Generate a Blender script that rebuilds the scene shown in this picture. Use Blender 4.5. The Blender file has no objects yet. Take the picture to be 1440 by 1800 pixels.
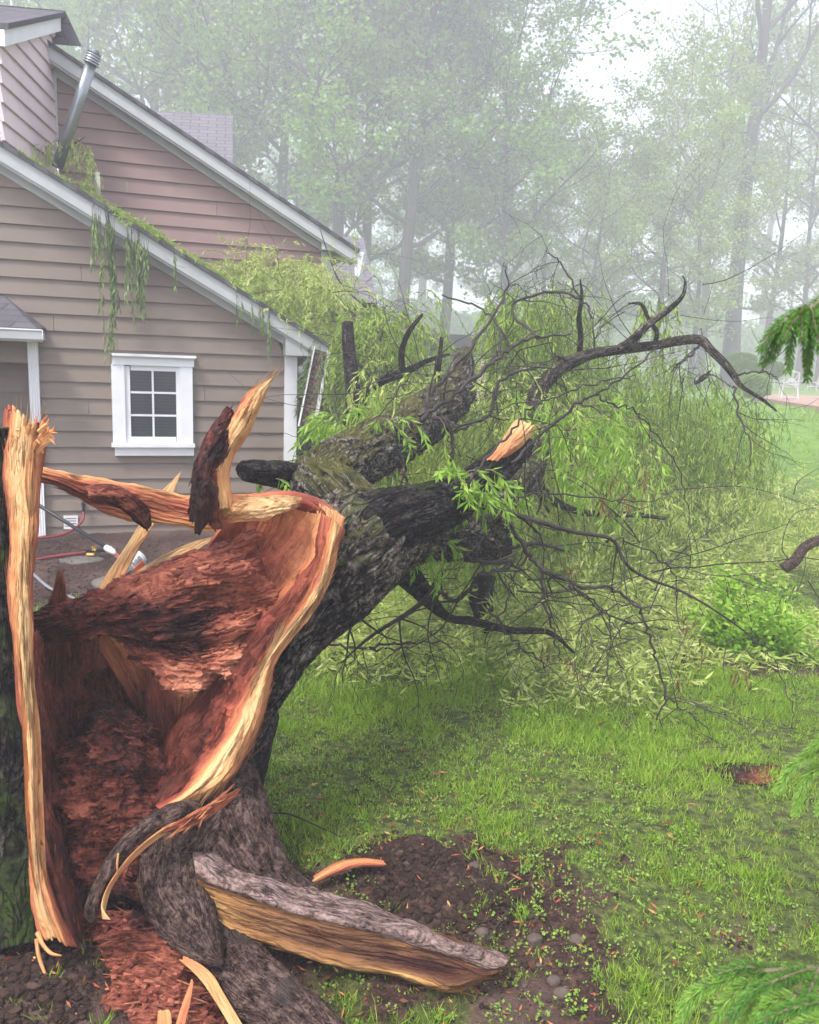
import bpy, math, random
import numpy as np
from mathutils import Vector, Matrix
random.seed(7); RNG = np.random.default_rng(11)
SC = bpy.context.scene
COL = SC.collection
R = math.radians

# ---------------------------------------------------------------- camera, sky, sun, exposure
TH, RO, CZ = R(9.85), R(2.0), 1.7
CF = np.array([0, math.cos(TH), -math.sin(TH)])
_r0 = np.array([1., 0, 0]); _u0 = np.array([0, math.sin(TH), math.cos(TH)])
CR = math.cos(RO)*_r0 + math.sin(RO)*_u0
CU = -math.sin(RO)*_r0 + math.cos(RO)*_u0
CAM = np.array([0, 0, CZ])
cam = bpy.data.cameras.new('camera'); cam.sensor_fit = 'HORIZONTAL'; cam.sensor_width = 36; cam.lens = 36
cam.clip_start = .05; cam.clip_end = 600
cam.dof.use_dof = True; cam.dof.focus_distance = 3.3; cam.dof.aperture_fstop = 10
camo = bpy.data.objects.new('camera', cam); COL.objects.link(camo)
m = Matrix.Identity(4)
for i in range(3):
    m[i][0] = CR[i]; m[i][1] = CU[i]; m[i][2] = -CF[i]; m[i][3] = CAM[i]
camo.matrix_world = m; SC.camera = camo

SUN_EL, SUN_AZ = 58, 215          # azimuth clockwise from +Y
w = bpy.data.worlds.new('World'); SC.world = w; w.use_nodes = True
nt = w.node_tree; nt.nodes.clear()
sky = nt.nodes.new('ShaderNodeTexSky'); sky.sky_type = 'NISHITA'; sky.sun_disc = False
sky.sun_elevation = R(SUN_EL); sky.sun_rotation = R(SUN_AZ); sky.air_density = 1.0; sky.dust_density = 2.0; sky.ozone_density = 1.0
hs = nt.nodes.new('ShaderNodeHueSaturation'); hs.inputs['Saturation'].default_value = .5
bg = nt.nodes.new('ShaderNodeBackground'); bg.inputs['Strength'].default_value = .125
wo = nt.nodes.new('ShaderNodeOutputWorld')
nt.links.new(sky.outputs[0], hs.inputs['Color']); tint = nt.nodes.new('ShaderNodeMix'); tint.data_type = 'RGBA'; tint.blend_type = 'MULTIPLY'; tint.inputs[0].default_value = 1; tint.inputs[7].default_value = (1.0, .98, 1.04, 1)
nt.links.new(hs.outputs[0], tint.inputs[6]); nt.links.new(tint.outputs[2], bg.inputs[0]); nt.links.new(bg.outputs[0], wo.inputs[0])
sl = bpy.data.lights.new('sun', 'SUN'); sl.energy = 1.5; sl.angle = R(11); sl.color = (1, .97, .93)
so = bpy.data.objects.new('sun', sl); COL.objects.link(so)
_d = Vector((math.sin(R(SUN_AZ))*math.cos(R(SUN_EL)), math.cos(R(SUN_AZ))*math.cos(R(SUN_EL)), math.sin(R(SUN_EL))))
so.rotation_euler = _d.to_track_quat('Z', 'Y').to_euler(); so.location = (0, -3, 12)
SC.view_settings.view_transform = 'Standard'; SC.view_settings.look = 'None'
SC.view_settings.exposure = 1.92; SC.view_settings.gamma = 1
SC.cycles.volume_bounces = 3; SC.cycles.max_bounces = 6; SC.cycles.diffuse_bounces = 3; SC.cycles.transmission_bounces = 4; SC.cycles.transparent_max_bounces = 6
SC.cycles.use_denoising = True

# ---------------------------------------------------------------- helpers
def P(px, py, Y):
    d = CF + (px-720)/1440*CR + (900-py)/1440*CU
    return CAM + d*(Y/d[1])
def PA(a):                       # array (...,3) of px, py, Y
    a = np.asarray(a, float)
    d = CF + ((a[..., 0:1]-720)/1440)*CR + ((900-a[..., 1:2])/1440)*CU
    return CAM + d*(a[..., 2:3]/d[..., 1:2])
def _hash(i, j, k, s):
    h = (i*374761393 + j*668265263 + k*1274126177 + s*974634777) & 0xffffffff
    h = ((h ^ (h >> 13))*1274126177) & 0xffffffff
    return ((h ^ (h >> 16)) & 0xffff)/32767.5-1
def vn(p, s=0):                  # value noise, p (...,3)
    p = np.asarray(p, float); f = np.floor(p); i = f.astype(np.int64); t = p-f; t = t*t*(3-2*t)
    r = 0
    for a in (0, 1):
        for b in (0, 1):
            for c in (0, 1):
                wgt = (t[..., 0] if a else 1-t[..., 0])*(t[..., 1] if b else 1-t[..., 1])*(t[..., 2] if c else 1-t[..., 2])
                r = r + wgt*_hash(i[..., 0]+a, i[..., 1]+b, i[..., 2]+c, s)
    return r
def fbm(p, o=4, s=0, g=.5):
    p = np.asarray(p, float); r = 0; a = 1; n = 0
    for k in range(o):
        r = r + a*vn(p*(2.03**k), s+k*17); n += a; a *= g
    return r/n
def n2(x, y, f=1, s=0, o=3):
    x = np.asarray(x, float); y = np.asarray(y, float)
    return fbm(np.stack([x*f, y*f, np.zeros_like(x)+.37], -1), o, s)
def sstep(a, b, x):
    t = np.clip((np.asarray(x, float)-a)/(b-a), 0, 1); return t*t*(3-2*t)

def mesh(name, V, F, mat=None, parent=None, smooth=False, uv=None, tone=None, mats=None, mi=None):
    """V (n,3); F (m,k) array, or list of arrays/tuples"""
    V = np.asarray(V, np.float32)
    me = bpy.data.meshes.new(name)
    if isinstance(F, np.ndarray):
        k = F.shape[1]; n = len(F); loops = F.reshape(-1).astype(np.int32); st = np.arange(n, dtype=np.int32)*k; tot = np.full(n, k, np.int32)
    else:
        tot = np.array([len(f) for f in F], np.int32); st = np.concatenate([[0], np.cumsum(tot)[:-1]]).astype(np.int32)
        loops = np.array([i for f in F for i in f], np.int32); n = len(F)
    me.vertices.add(len(V)); me.vertices.foreach_set('co', V.reshape(-1))
    me.loops.add(len(loops)); me.loops.foreach_set('vertex_index', loops)
    me.polygons.add(n); me.polygons.foreach_set('loop_start', st); me.polygons.foreach_set('loop_total', tot)
    if mi is not None: me.polygons.foreach_set('material_index', np.asarray(mi, np.int32))
    if uv is not None:
        l = me.uv_layers.new(name='UVMap'); l.data.foreach_set('uv', np.asarray(uv, np.float32)[loops].reshape(-1))
    if tone is not None:
        a = me.attributes.new('tone', 'FLOAT', 'POINT'); a.data.foreach_set('value', np.asarray(tone, np.float32).reshape(-1))
    me.update(calc_edges=True)
    me.polygons.foreach_set('use_smooth', np.full(n, bool(smooth)))
    if mats:
        for q in mats: me.materials.append(q)
    elif mat: me.materials.append(mat)
    o = bpy.data.objects.new(name, me); COL.objects.link(o)
    if parent: o.parent = parent; o.matrix_parent_inverse = Matrix.Translation(-parent.location) if parent.type == 'EMPTY' or parent.location.length else Matrix.Identity(4)
    return o
def tag(o, label=None, cat=None, group=None, kind=None):
    if label: o['label'] = label
    if cat: o['category'] = cat
    if group: o['group'] = group
    if kind: o['kind'] = kind
    return o
def empty(name, loc, label=None, cat=None, group=None):
    o = bpy.data.objects.new(name, None); o.empty_display_size = .2; o.location = tuple(float(c) for c in loc); COL.objects.link(o)
    return tag(o, label, cat, group)

ICO_V = np.array([(0, 0, 1), (.894, 0, .447), (.276, .851, .447), (-.724, .526, .447), (-.724, -.526, .447), (.276, -.851, .447), (.724, .526, -.447), (-.276, .851, -.447), (-.894, 0, -.447), (-.276, -.851, -.447), (.724, -.526, -.447), (0, 0, -1)])
ICO_F = np.array([(0, 1, 2), (0, 2, 3), (0, 3, 4), (0, 4, 5), (0, 5, 1), (1, 6, 2), (2, 7, 3), (3, 8, 4), (4, 9, 5), (5, 10, 1), (6, 7, 2), (7, 8, 3), (8, 9, 4), (9, 10, 5), (10, 6, 1), (11, 7, 6), (11, 8, 7), (11, 9, 8), (11, 10, 9), (11, 6, 10)])
def lumps(p, r, g, flat=.75):
    n = len(p); v = ICO_V[None]*(1+g.normal(0, .22, (n, 12, 1)))*r[:, None, None]*np.array([1, 1, flat])*g.uniform(.7, 1.3, (n, 1, 3)); return (p[:, None]+v).reshape(-1, 3), (ICO_F[None]+(np.arange(n)*12)[:, None, None]).reshape(-1, 3)

class MB:                        # collects polygons
    def __init__(s): s.V = []; s.F = []; s.n = 0; s.T = []
    def add(s, V, F, t=0.):
        V = np.asarray(V, float); s.V.append(V); n = s.n
        s.F += [tuple(int(i)+n for i in f) for f in F]; s.n += len(V); s.T.append(np.full(len(V), t))
    def box8(s, c, t=0.):        # 8 corners: bottom ring 4, top ring 4
        s.add(c, [(3, 2, 1, 0), (4, 5, 6, 7), (0, 1, 5, 4), (1, 2, 6, 5), (2, 3, 7, 6), (3, 0, 4, 7)], t)
    def box(s, c, sx, sy, sz, M=None, t=0.):
        o = np.array([[-1, -1, -1], [1, -1, -1], [1, 1, -1], [-1, 1, -1], [-1, -1, 1], [1, -1, 1], [1, 1, 1], [-1, 1, 1]])*np.array([sx, sy, sz])/2
        if M is not None: o = o @ np.asarray(M).T
        s.box8(o+np.asarray(c), t)
    def tube(s, pts, r, n=8, cap=True, t=0.):
        V, F = tube_geo(pts, r, n, cap); s.add(V, F, t)
    def build(s, name, mat, parent=None, smooth=False):
        return mesh(name, np.concatenate(s.V), s.F, mat, parent, smooth, tone=np.concatenate(s.T))
def frames(pts):
    pts = np.asarray(pts, float); T = np.gradient(pts, axis=0); T /= np.linalg.norm(T, axis=1, keepdims=True)+1e-9
    N = []; a = np.array([0, 0, 1.]) if abs(T[0][2]) < .9 else np.array([1., 0, 0])
    n = np.cross(T[0], a); n /= np.linalg.norm(n)
    for t in T:
        n = n-t*np.dot(n, t); n /= np.linalg.norm(n)+1e-9; N.append(n)
    N = np.array(N); return T, N, np.cross(T, N)
def tube_geo(pts, r, n=8, cap=True):
    pts = np.asarray(pts, float); r = np.broadcast_to(np.asarray(r, float), (len(pts),))
    T, N, B = frames(pts); a = np.arange(n)/n*2*math.pi
    V = (pts[:, None]+r[:, None, None]*(np.cos(a)[None, :, None]*N[:, None]+np.sin(a)[None, :, None]*B[:, None])).reshape(-1, 3)
    F = []
    for i in range(len(pts)-1):
        for j in range(n):
            k = (j+1) % n; F.append((i*n+j, i*n+k, (i+1)*n+k, (i+1)*n+j))
    if cap:
        F.append(tuple(range(n-1, -1, -1))); F.append(tuple((len(pts)-1)*n+j for j in range(n)))
    return V, F
def crom(P_, n):                 # Catmull-Rom resample along axis 0 to n samples (uniform in parameter)
    P_ = np.asarray(P_, float); m_ = len(P_)
    if m_ == 2:
        t = np.linspace(0, 1, n).reshape((-1,)+(1,)*(P_.ndim-1)); return P_[0]*(1-t)+P_[1]*t
    Q = np.concatenate([[2*P_[0]-P_[1]], P_, [2*P_[-1]-P_[-2]]])
    x = np.linspace(0, m_-1-1e-9, n); i = np.floor(x).astype(int); t = (x-i).reshape((-1,)+(1,)*(P_.ndim-1))
    a, b, c, d = Q[i], Q[i+1], Q[i+2], Q[i+3]
    return .5*((2*b)+(c-a)*t+(2*a-5*b+4*c-d)*t*t+(3*b-a-3*c+d)*t**3)
def arc(P_, step):               # resample a polyline smoothly at ~step metres
    D = crom(P_, max(8, 12*len(P_))); L = np.concatenate([[0], np.cumsum(np.linalg.norm(np.diff(D[:, :3], axis=0), axis=1))])
    n = max(3, int(L[-1]/step)+1); x = np.linspace(0, L[-1], n)
    return np.stack([np.interp(x, L, D[:, k]) for k in range(D.shape[1])], 1), x

# ---------------------------------------------------------------- materials
class NT:
    def __init__(s, name):
        s.m = bpy.data.materials.new(name); s.m.use_nodes = True; s.t = s.m.node_tree; s.t.nodes.clear()
        s.out = s.n('OutputMaterial')
    def n(s, ty, **kw):
        x = s.t.nodes.new('ShaderNode'+ty)
        for k, v in kw.items():
            if k.startswith('i_'): 
                kk = k[2:].replace('_', ' '); x.inputs[int(kk) if kk.isdigit() else kk].default_value = v
            else: setattr(x, k, v)
        return x
    def l(s, a, b): s.t.links.new(a, b)
    def noise(s, vec, sc, det=4, rough=.55, dist=0):
        x = s.n('TexNoise', i_Scale=sc, i_Detail=det, i_Roughness=rough, i_Distortion=dist)
        if vec is not None: s.l(vec, x.inputs['Vector'])
        return x.outputs['Fac']
    def vec(s, kind='Object', scale=(1, 1, 1)):
        c = s.n('TexCoord'); mp = s.n('Mapping'); mp.inputs['Scale'].default_value = scale; s.l(c.outputs[kind], mp.inputs['Vector']); return mp.outputs[0]
    def ramp(s, fac, stops, interp='LINEAR'):
        x = s.n('ValToRGB'); x.color_ramp.interpolation = interp; e = x.color_ramp.elements
        while len(e) < len(stops): e.new(.5)
        for q, (p, c) in zip(e, stops): q.position = p; q.color = (*c, 1) if len(c) == 3 else c
        s.l(fac, x.inputs[0]); return x.outputs[0]
    def math(s, op, a, b=None, c=None):
        x = s.n('Math', operation=op)
        for k, v in enumerate((a, b, c)):
            if v is None: continue
            if isinstance(v, (int, float)): x.inputs[k].default_value = v
            else: s.l(v, x.inputs[k])
        return x.outputs[0]
    def mix(s, fac, a, b, blend='MIX'):
        x = s.n('Mix', data_type='RGBA', blend_type=blend)
        for k, v in ((0, fac), (6, a), (7, b)):
            if isinstance(v, (int, float)): x.inputs[k].default_value = v
            elif isinstance(v, tuple): x.inputs[k].default_value = (*v, 1)
            else: s.l(v, x.inputs[k])
        return x.outputs[2]
    def bump(s, h, st=.3, d=.01, nrm=None):
        x = s.n('Bump', i_Strength=st, i_Distance=d); s.l(h, x.inputs['Height'])
        if nrm: s.l(nrm, x.inputs['Normal'])
        return x.outputs[0]
    def attr(s, name): 
        return s.n('Attribute', attribute_name=name).outputs['Fac']
    def bsdf(s, col, rough=.8, bump=None, spec=.3, metal=0):
        b = s.n('BsdfPrincipled'); b.inputs['Metallic'].default_value = metal; b.inputs['Specular IOR Level'].default_value = spec
        if isinstance(col, tuple): b.inputs['Base Color'].default_value = (*col, 1)
        else: s.l(col, b.inputs['Base Color'])
        if isinstance(rough, (int, float)): b.inputs['Roughness'].default_value = rough
        else: s.l(rough, b.inputs['Roughness'])
        if bump: s.l(bump, b.inputs['Normal'])
        s.l(b.outputs[0], s.out.inputs[0]); return b
def simple(name, col, rough=.6, var=.15, sc=6, bump=.1, metal=0, spec=.3):
    t = NT(name); v = t.vec(); n = t.noise(v, sc, 5)
    lo = tuple(c*(1-var) for c in col); hi = tuple(min(1, c*(1+var)) for c in col)
    c = t.ramp(n, [(.3, lo), (.7, hi)]); t.bsdf(c, rough, t.bump(t.noise(v, sc*12, 3), bump, .004), spec, metal); return t.m
def leafmat(name, cols, trans=.35, rough=.5):
    t = NT(name); g = t.n('NewGeometry'); tone = t.attr('tone')
    f = t.math('ADD', t.math('MULTIPLY', g.outputs['Random Per Island'], .6), t.math('MULTIPLY', tone, .4))
    c = t.ramp(f, [(k/(len(cols)-1), q) for k, q in enumerate(cols)])
    b = t.bsdf(c, rough, None, .25); tr = t.n('BsdfTranslucent'); t.l(t.mix(.5, c, (.35, .5, .05), 'MIX'), tr.inputs[0])
    mx = t.n('MixShader', i_0=trans); t.l(b.outputs[0], mx.inputs[1]); t.l(tr.outputs[0], mx.inputs[2]); t.l(mx.outputs[0], t.out.inputs[0]); return t.m
M = {}
def mk_wood(nm='split_wood', stops=None):                   # tone 0 yellow sapwood .. .5 orange-red .. 1 dark red-brown rot
    t = NT(nm); v = t.vec('UV', (1, 1, 1)); mp = t.n('Mapping'); mp.inputs['Scale'].default_value = (2.2, 34, 1); t.l(v, mp.inputs[0])
    wp = t.noise(v, 5, 3); off = t.n('VectorMath', operation='SCALE'); c3 = t.n('CombineXYZ'); t.l(t.math('MULTIPLY', wp, 2.4), c3.inputs[1]); 
    ad = t.n('VectorMath', operation='ADD'); t.l(mp.outputs[0], ad.inputs[0]); t.l(c3.outputs[0], ad.inputs[1])
    g1 = t.noise(ad.outputs[0], 1, 6, .6); g2 = t.noise(ad.outputs[0], 4.5, 5, .65); g3 = t.noise(ad.outputs[0], 2, 5, .6, .4)
    blot = t.noise(t.vec('Object'), 7, 5, .6); tone = t.attr('tone')
    f = t.math('ADD', tone, t.math('ADD', t.math('MULTIPLY', t.math('SUBTRACT', g1, .5), .75), t.math('MULTIPLY', t.math('SUBTRACT', blot, .5), .35)))
    c = t.ramp(f, stops or [(0, (.78, .55, .27)), (.2, (.72, .39, .16)), (.4, (.62, .24, .11)), (.58, (.42, .12, .07)), (.78, (.21, .05, .03)), (1, (.05, .018, .014))])
    d = t.math('MULTIPLY', t.math('GREATER_THAN', t.math('ABSOLUTE', t.math('SUBTRACT', g2, .5)), .012), 1.0)
    fib = t.ramp(g2, [(.3, (.42, .32, .28)), (.44, (.85, .78, .74)), (.55, (1, 1, 1))])
    c = t.mix(.8, c, fib, 'MULTIPLY'); c = t.mix(1., c, t.ramp(g3, [(.34, (.35, .16, .11)), (.40, (1, .9, .85)), (.6, (1, 1, 1))]), 'MULTIPLY')
    fine = t.noise(t.vec('Object'), 60, 4, .7)
    h = t.math('ADD', t.math('MULTIPLY', g1, .6), t.math('ADD', t.math('MULTIPLY', g2, .3), t.math('MULTIPLY', fine, t.math('MULTIPLY', tone, .35))))
    rr = t.ramp(g1, [(.3, (.6,)*3), (.7, (.85,)*3)])
    t.bsdf(c, rr, t.bump(h, 1.0, .03), .2); return t.m
def mk_rot():                    # crumbly brown rot
    t = NT('rotten_heartwood'); v = t.vec('Object'); tone = t.attr('tone')
    uv = t.n('Mapping'); uv.inputs['Scale'].default_value = (6.0, 60, 1); c0 = t.n('TexCoord'); t.l(c0.outputs['UV'], uv.inputs[0])
    g = t.noise(uv.outputs[0], 1, 6, .65, .6); b = t.noise(v, 9, 6, .65); s = t.noise(v, 45, 4, .7)
    f = t.math('ADD', t.math('MULTIPLY', g, .45), t.math('ADD', t.math('MULTIPLY', b, .4), t.math('MULTIPLY', s, .25)))
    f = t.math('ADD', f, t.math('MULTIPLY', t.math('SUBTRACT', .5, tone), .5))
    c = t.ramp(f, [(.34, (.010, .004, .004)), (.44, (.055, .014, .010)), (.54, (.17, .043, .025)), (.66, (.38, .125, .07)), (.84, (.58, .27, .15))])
    h = t.math('ADD', t.math('MULTIPLY', g, .5), t.math('ADD', t.math('MULTIPLY', b, .6), t.math('MULTIPLY', s, .35)))
    t.bsdf(c, .7, t.bump(h, .9, .02), .22); return t.m
def mk_bark(name, dark, mid, light, moss, mossamt, sc=1., fleck=2.4, crack=1.):
    t = NT(name); uv = t.n('Mapping'); uv.inputs['Scale'].default_value = (5*sc, 22*sc, 1); c0 = t.n('TexCoord'); t.l(c0.outputs['UV'], uv.inputs[0])
    v = t.vec('Object'); g = t.noise(uv.outputs[0], 1, 7, .72, .9); b = t.noise(v, 22, 6, .75); s = t.noise(v, 70, 4, .7)
    f = t.math('ADD', t.math('MULTIPLY', g, .4), t.math('ADD', t.math('MULTIPLY', b, .3), t.math('MULTIPLY', s, .3)))
    c = t.ramp(f, [(.43, dark), (.49, mid), (.54, light), (.60, tuple(min(.6, q*fleck) for q in light))])
    g5 = t.noise(uv.outputs[0], 1.6, 3, .5, .7); ck = t.ramp(t.math('ABSOLUTE', t.math('SUBTRACT', g5, .5)), [(.0, (0, 0, 0)), (.035, (.55,)*3), (.08, (1, 1, 1))]); c = t.mix(.93*crack, c, ck, 'MULTIPLY')
    geo = t.n('NewGeometry'); sx = t.n('SeparateXYZ'); t.l(geo.outputs['Normal'], sx.inputs[0])
    mo = t.math('ADD', t.math('MULTIPLY', sx.outputs[2], .45), t.noise(v, 5, 4, .6))
    mo = t.ramp(mo, [(.86-mossamt*.22, (0, 0, 0)), (1.08-mossamt*.2, (1, 1, 1))])
    c = t.mix(t.math('MULTIPLY', mo, t.math('ADD', .25, t.math('MULTIPLY', f, .9))), c, t.mix(s, moss, tuple(q*.45 for q in moss)))
    h = t.math('ADD', t.math('MULTIPLY', g, .5), t.math('ADD', t.math('MULTIPLY', b, .4), t.math('MULTIPLY', ck, .5*crack)))
    t.bsdf(c, .8, t.bump(t.math('ADD', h, t.math('MULTIPLY', s, .4)), 1.0, .05), .12); return t.m
M['wood'] = mk_wood(); M['wood_brown'] = mk_wood('weathered_split_wood', [(0, (.60, .36, .13)), (.2, (.36, .19, .075)), (.4, (.23, .12, .055)), (.58, (.15, .075, .04)), (.78, (.08, .032, .022)), (1, (.03, .012, .01))]); M['rot'] = mk_rot()
M['bark'] = mk_bark('willow_bark', (.007, .006, .005), (.058, .047, .036), (.19, .165, .13), (.12, .14, .03), .35)
M['bark_moss'] = mk_bark('mossy_bark', (.010, .009, .008), (.06, .054, .04), (.24, .22, .17), (.19, .19, .04), .62)
M['bark_dark'] = mk_bark('wet_bark', (.005, .004, .004), (.017, .014, .013), (.065, .056, .05), (.05, .07, .015), .2)
M['bark_stump'] = mk_bark('stump_bark', (.005, .005, .004), (.017, .015, .013), (.05, .044, .036), (.06, .11, .010), 1.35)
M['root'] = mk_bark('root_bark', (.022, .012, .009), (.12, .072, .054), (.21, .14, .115), (.12, .09, .08), -.6, 2.2, 1.15, .55)
M['root_pale'] = mk_bark('pale_root_bark', (.11, .07, .055), (.33, .22, .185), (.45, .32, .28), (.2, .15, .13), -.8, 1., 1.2, .55)
M['twig'] = simple('twig_bark', (.035, .027, .024), .7, .4, 20)
M['twig_pale'] = simple('pale_twig_bark', (.2, .16, .1), .7, .3, 20)
M['farbark'] = simple('far_tree_bark', (.06, .05, .045), .9, .3, 8)
M['willow'] = leafmat('willow_leaves', [(.08, .15, .022), (.17, .27, .04), (.30, .42, .07), (.46, .56, .14)])
M['willow_dark'] = leafmat('shade_toned_willow_leaves', [(.05, .09, .03), (.10, .16, .05), (.18, .26, .08), (.32, .40, .18)], .2)  # darker willow copy, shade put into the colour; also the grey-green hanging strands
M['willow_bright'] = leafmat('fresh_willow_leaves', [(.10, .22, .02), (.18, .36, .03), (.30, .48, .06), (.48, .60, .16)], .4)
M['willow_pale'] = leafmat('wilting_willow_leaves', [(.16, .24, .05), (.36, .46, .09), (.56, .64, .18), (.70, .74, .32)], .4)
M['deadleaf'] = leafmat('dead_leaves', [(.07, .028, .015), (.14, .06, .028), (.24, .13, .06)], .2)
M['grass'] = leafmat('grass_blades', [(.08, .18, .015), (.19, .34, .024), (.34, .49, .05), (.50, .55, .15)], .3)
M['clover'] = leafmat('lawn_weed_leaves', [(.12, .22, .03), (.22, .36, .05), (.36, .46, .10)], .3)
M['maple'] = leafmat('far_tree_leaves', [(.07, .14, .028), (.15, .28, .05), (.27, .42, .08)], .35)
M['maple2'] = leafmat('light_far_tree_leaves', [(.12, .19, .04), (.23, .34, .07), (.36, .46, .12)], .35)
M['shrub'] = leafmat('bright_shrub_leaves', [(.10, .22, .015), (.22, .42, .03), (.38, .56, .06)], .35)
M['box'] = leafmat('clipped_shrub_leaves', [(.05, .11, .02), (.12, .21, .03), (.22, .32, .06)], .25)
M['spruce'] = leafmat('spruce_needles', [(.05, .14, .03), (.10, .25, .04), (.2, .42, .07)], .3)
M['spruce_new'] = leafmat('new_spruce_needles', [(.12, .28, .04), (.24, .44, .07), (.42, .58, .15)], .35)
M['white'] = simple('white_trim_paint', (.70, .70, .70), .45, .06, 4, .05)
M['trim'] = simple('grey_trim', (.42, .43, .41), .5, .08, 4, .05)  # greyer than the window trim, for the rake boards
M['cream'] = simple('cream_plastic', (.66, .62, .50), .4, .05)
M['black'] = simple('black_plastic', (.02, .02, .022), .35, .2)
M['metal'] = simple('galvanised_steel', (.26, .28, .29), .35, .15, 9, .05, .85)
M['concrete'] = simple('painted_foundation', (.17, .145, .125), .8, .12, 5, .2)
M['redhose'] = simple('red_hose_rubber', (.22, .03, .035), .45, .15)
M['greyhose'] = simple('grey_hose_rubber', (.22, .22, .23), .45, .15)
M['orange'] = simple('orange_plastic', (.75, .09, .01), .35, .08)
M['brass'] = simple('brass', (.55, .38, .12), .35, .1, 9, .05, .9)
M['rock'] = simple('field_stone', (.10, .072, .058), .8, .3, 14, .6)
M['flatrock'] = simple('flat_stone', (.12, .105, .09), .85, .3, 10, .6)
M['soil'] = simple('dark_soil', (.05, .034, .026), .95, .5, 30, 1.0)
t = NT('dark_window_glass'); v = t.vec('Object'); sp = t.n('SeparateXYZ'); t.l(v, sp.inputs[0]); wz = t.math('SINE', t.math('MULTIPLY', sp.outputs[2], 190))
lowr = t.n('MapRange', i_1=1.95, i_2=1.75); t.l(sp.outputs[2], lowr.inputs[0])
t.bsdf(t.mix(t.math('MULTIPLY', t.math('MULTIPLY', t.math('ADD', wz, 1), .4), lowr.outputs[0]), (.03, .036, .038), (.05, .055, .056)), .12, None, .45); M['glass'] = t.m
M['blind'] = simple('window_blind', (.16, .17, .17), .6, .1)
M['dark'] = simple('dark_interior', (.012, .012, .013), .8, .2)
M['chair'] = simple('pale_metal_frame', (.55, .55, .55), .4, .06)
M['cush'] = simple('pale_cushion', (.55, .54, .56), .8, .1)
M['pink'] = simple('pale_pink_render', (.62, .47, .42), .8, .06)
M['redpaint'] = simple('faded_red_paint', (.42, .09, .09), .5, .1)
M['grey'] = simple('weathered_grey_board', (.16, .155, .155), .8, .2)
def mk_siding(name, c1, c2):
    t = NT(name); v = t.vec('Object', (1.2, 1.2, 1.2)); a = t.noise(v, 1.2, 5, .6); g = t.noise(t.vec('Object', (3, 3, 90)), 1, 4, .6)
    d = t.noise(t.vec('Object', (1, 1, .35)), 5, 6, .7)
    c = t.ramp(a, [(.3, c1), (.7, c2)]); c = t.mix(t.ramp(d, [(.55, (0, 0, 0)), (.8, (.35,)*3)]), c, tuple(q*.72 for q in c1))
    isl = t.n('NewGeometry').outputs['Random Per Island']
    c = t.mix(.10, c, t.ramp(isl, [(0, (.6,)*3), (1, (1,)*3)]), 'MULTIPLY')
    t.bsdf(c, .62, t.bump(g, .25, .003), .3); return t.m
M['siding'] = mk_siding('taupe_siding_paint', (.180, .142, .110), (.215, .170, .134))
M['siding_up'] = mk_siding('upper_siding', (.235, .155, .132), (.275, .182, .158))  # lighter and pinker than the lower siding
M['siding_pink'] = mk_siding('pale_pink_siding_paint', (.60, .48, .48), (.66, .54, .54))
def mk_shingle(name, a, b):
    t = NT(name); br = t.n('TexBrick'); br.inputs['Scale'].default_value = 1; br.inputs['Brick Width'].default_value = .3; br.inputs['Row Height'].default_value = .14
    br.inputs['Mortar Size'].default_value = .008; br.inputs['Color1'].default_value = (*a, 1); br.inputs['Color2'].default_value = (*b, 1); br.inputs['Mortar'].default_value = (.07, .066, .07, 1)
    c0 = t.n('TexCoord'); t.l(c0.outputs['UV'], br.inputs[0]); n = t.noise(t.vec('Object'), 60, 3, .7)
    c = t.mix(.5, br.outputs[0], t.ramp(n, [(.3, (.5,)*3), (.7, (1,)*3)]), 'MULTIPLY')
    t.bsdf(c, .9, t.bump(t.math('SUBTRACT', n, br.outputs['Fac']), .5, .008), .2); return t.m
M['shingle'] = mk_shingle('asphalt_shingles', (.13, .12, .13), (.09, .085, .095))
M['shingle_l'] = mk_shingle('weathered_shingles', (.20, .185, .20), (.165, .155, .165))

# ---------------------------------------------------------------- terrain
MOUNDS = [(745, 1545, .11, .12), (820, 1590, .09, .07), (690, 1515, .10, .05), (60, 1740, .20, .05)]
def hbase(x, y):
    x = np.asarray(x, float); y = np.asarray(y, float)
    r = -.05-.05*sstep(2.6, 6.5, y)-.16*np.exp(-(((x+.35)/.62)**2+((y-2.05)/.42)**2))
    rise = 1.08*sstep(8, 23, y)*(.25+.75*sstep(-4, 3, x))+.04*np.maximum(0, y-38)
    return r+rise+.02*n2(x, y, 1.3, 5)+.03*n2(x, y, .35, 9)
_mw = []
def height(x, y):
    z = hbase(x, y)
    for (mx, my, r, h) in _mw:
        z = z+h*np.exp(-((x-mx)**2+(y-my)**2)/(r*r))
    return z
_YS = 1.2*1.012**np.arange(0, 400)
def GA(px, py, lift=0.):         # pixels -> points on the ground (vectorised)
    px = np.atleast_1d(np.asarray(px, float)); py = np.atleast_1d(np.asarray(py, float))
    d = CF + ((px-720)/1440)[:, None]*CR + ((900-py)/1440)[:, None]*CU; d = d/d[:, 1:2]
    lo = np.full(len(px), 1.2); hi = np.full(len(px), 90.); found = np.zeros(len(px), bool)
    for y in _YS:
        if found.all(): break
        p = CAM+d*y; below = (p[:, 2] <= height(p[:, 0], p[:, 1])) & ~found; hi[below] = y; found |= below; lo[~found] = y
    for _ in range(8):
        m_ = (lo+hi)/2; p = CAM+d*m_[:, None]; bl = p[:, 2] <= height(p[:, 0], p[:, 1]); hi = np.where(bl, m_, hi); lo = np.where(bl, lo, m_)
    p = CAM+d*hi[:, None]; p[:, 2] = height(p[:, 0], p[:, 1])+lift; return p
def G(px, py, lift=0.): return GA([px], [py], lift)[0]
for (px, py, r, h) in MOUNDS:
    g = G(px, py); _mw.append((g[0], g[1], r, h))
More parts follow.
